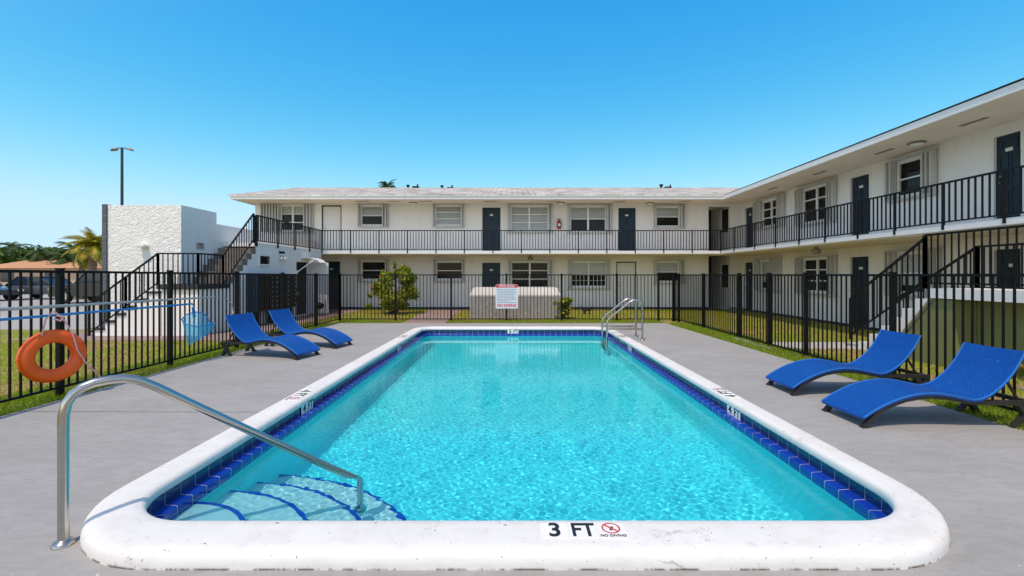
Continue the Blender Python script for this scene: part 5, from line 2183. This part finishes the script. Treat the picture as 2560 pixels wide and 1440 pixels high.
# grade the sky towards the clean azure of the photograph away from the sun; extra brightness and warmth are added round the sun to lift the shade
sepc = nt.nodes.new('ShaderNodeSeparateColor')
cmb = nt.nodes.new('ShaderNodeCombineColor')
nt.links.new(sky.outputs[0], sepc.inputs[0])
for ch, gain, gam, lim in (('Red', 0.165, 2.6, 3.0), ('Green', 1.01, 0.98, 4.2), ('Blue', 2.55, 0.38, 20.0)):
    mn = nt.nodes.new('ShaderNodeMath')
    mn.operation = 'SMOOTH_MIN'
    mn.inputs[1].default_value = lim
    mn.inputs[2].default_value = 1.6 if lim < 10 else 0.0
    pw = nt.nodes.new('ShaderNodeMath')
    pw.operation = 'POWER'
    pw.inputs[1].default_value = gam
    ml = nt.nodes.new('ShaderNodeMath')
    ml.operation = 'MULTIPLY'
    ml.inputs[1].default_value = gain
    nt.links.new(sepc.outputs[ch], mn.inputs[0])
    nt.links.new(mn.outputs[0], pw.inputs[0])
    nt.links.new(pw.outputs[0], ml.inputs[0])
    nt.links.new(ml.outputs[0], cmb.inputs[ch])
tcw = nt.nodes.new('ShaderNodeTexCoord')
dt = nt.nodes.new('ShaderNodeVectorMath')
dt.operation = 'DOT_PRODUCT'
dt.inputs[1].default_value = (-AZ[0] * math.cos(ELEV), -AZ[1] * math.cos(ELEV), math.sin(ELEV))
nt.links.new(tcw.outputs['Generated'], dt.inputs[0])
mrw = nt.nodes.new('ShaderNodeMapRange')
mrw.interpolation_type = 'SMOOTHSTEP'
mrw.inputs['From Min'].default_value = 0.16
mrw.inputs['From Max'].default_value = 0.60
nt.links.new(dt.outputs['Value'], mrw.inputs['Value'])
boosted_glow = mix_rgb(nt.nodes, nt.links, 1.0, sky.outputs[0], (1.32, 1.15, 1.02), 'MULTIPLY')
nt.links.new(mix_rgb(nt.nodes, nt.links, mrw.outputs['Result'], cmb.outputs[0], boosted_glow), bg.inputs['Color'])
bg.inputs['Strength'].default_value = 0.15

sd = bpy.data.lights.new('sun', 'SUN')
sd.energy = 2.05
sd.angle = R(0.53)
sd.color = (1.0, 0.86, 0.70)
so = bpy.data.objects.new('sun', sd)
COL.objects.link(so)
dirv = Vector((AZ[0] * math.cos(ELEV), AZ[1] * math.cos(ELEV), -math.sin(ELEV)))
so.rotation_euler = dirv.to_track_quat('-Z', 'Y').to_euler()
so.location = (-6, -10, 20)
CAUSTICS = True
if CAUSTICS:
    sd.cycles.is_caustics_light = True
    water.cycles.is_caustics_caster = True
    for o in [basin, ledge] + [c for c in kids(pool) if c.name.startswith('entry_step')]:
        o.cycles.is_caustics_receiver = True
        for c in kids(o):
            c.cycles.is_caustics_receiver = True

cd = bpy.data.cameras.new('camera')
cam = bpy.data.objects.new('camera', cd)
COL.objects.link(cam)
cam.location = (0, 0, EYE)
cam.rotation_euler = (R(90), 0, 0)
cd.sensor_width = 36
cd.lens = 36 * F / 2560
cd.shift_x = 0.0
cd.shift_y = -(720 - CY) / 2560
cd.clip_start = 0.05
cd.clip_end = 2000
scene.camera = cam

scene.view_settings.view_transform = 'Standard'
scene.view_settings.look = 'None'
scene.view_settings.exposure = 0.5
scene.view_settings.gamma = 1
scene.cycles.max_bounces = 10
scene.cycles.transparent_max_bounces = 16
scene.cycles.sample_clamp_indirect = 4
scene.cycles.use_denoising = True
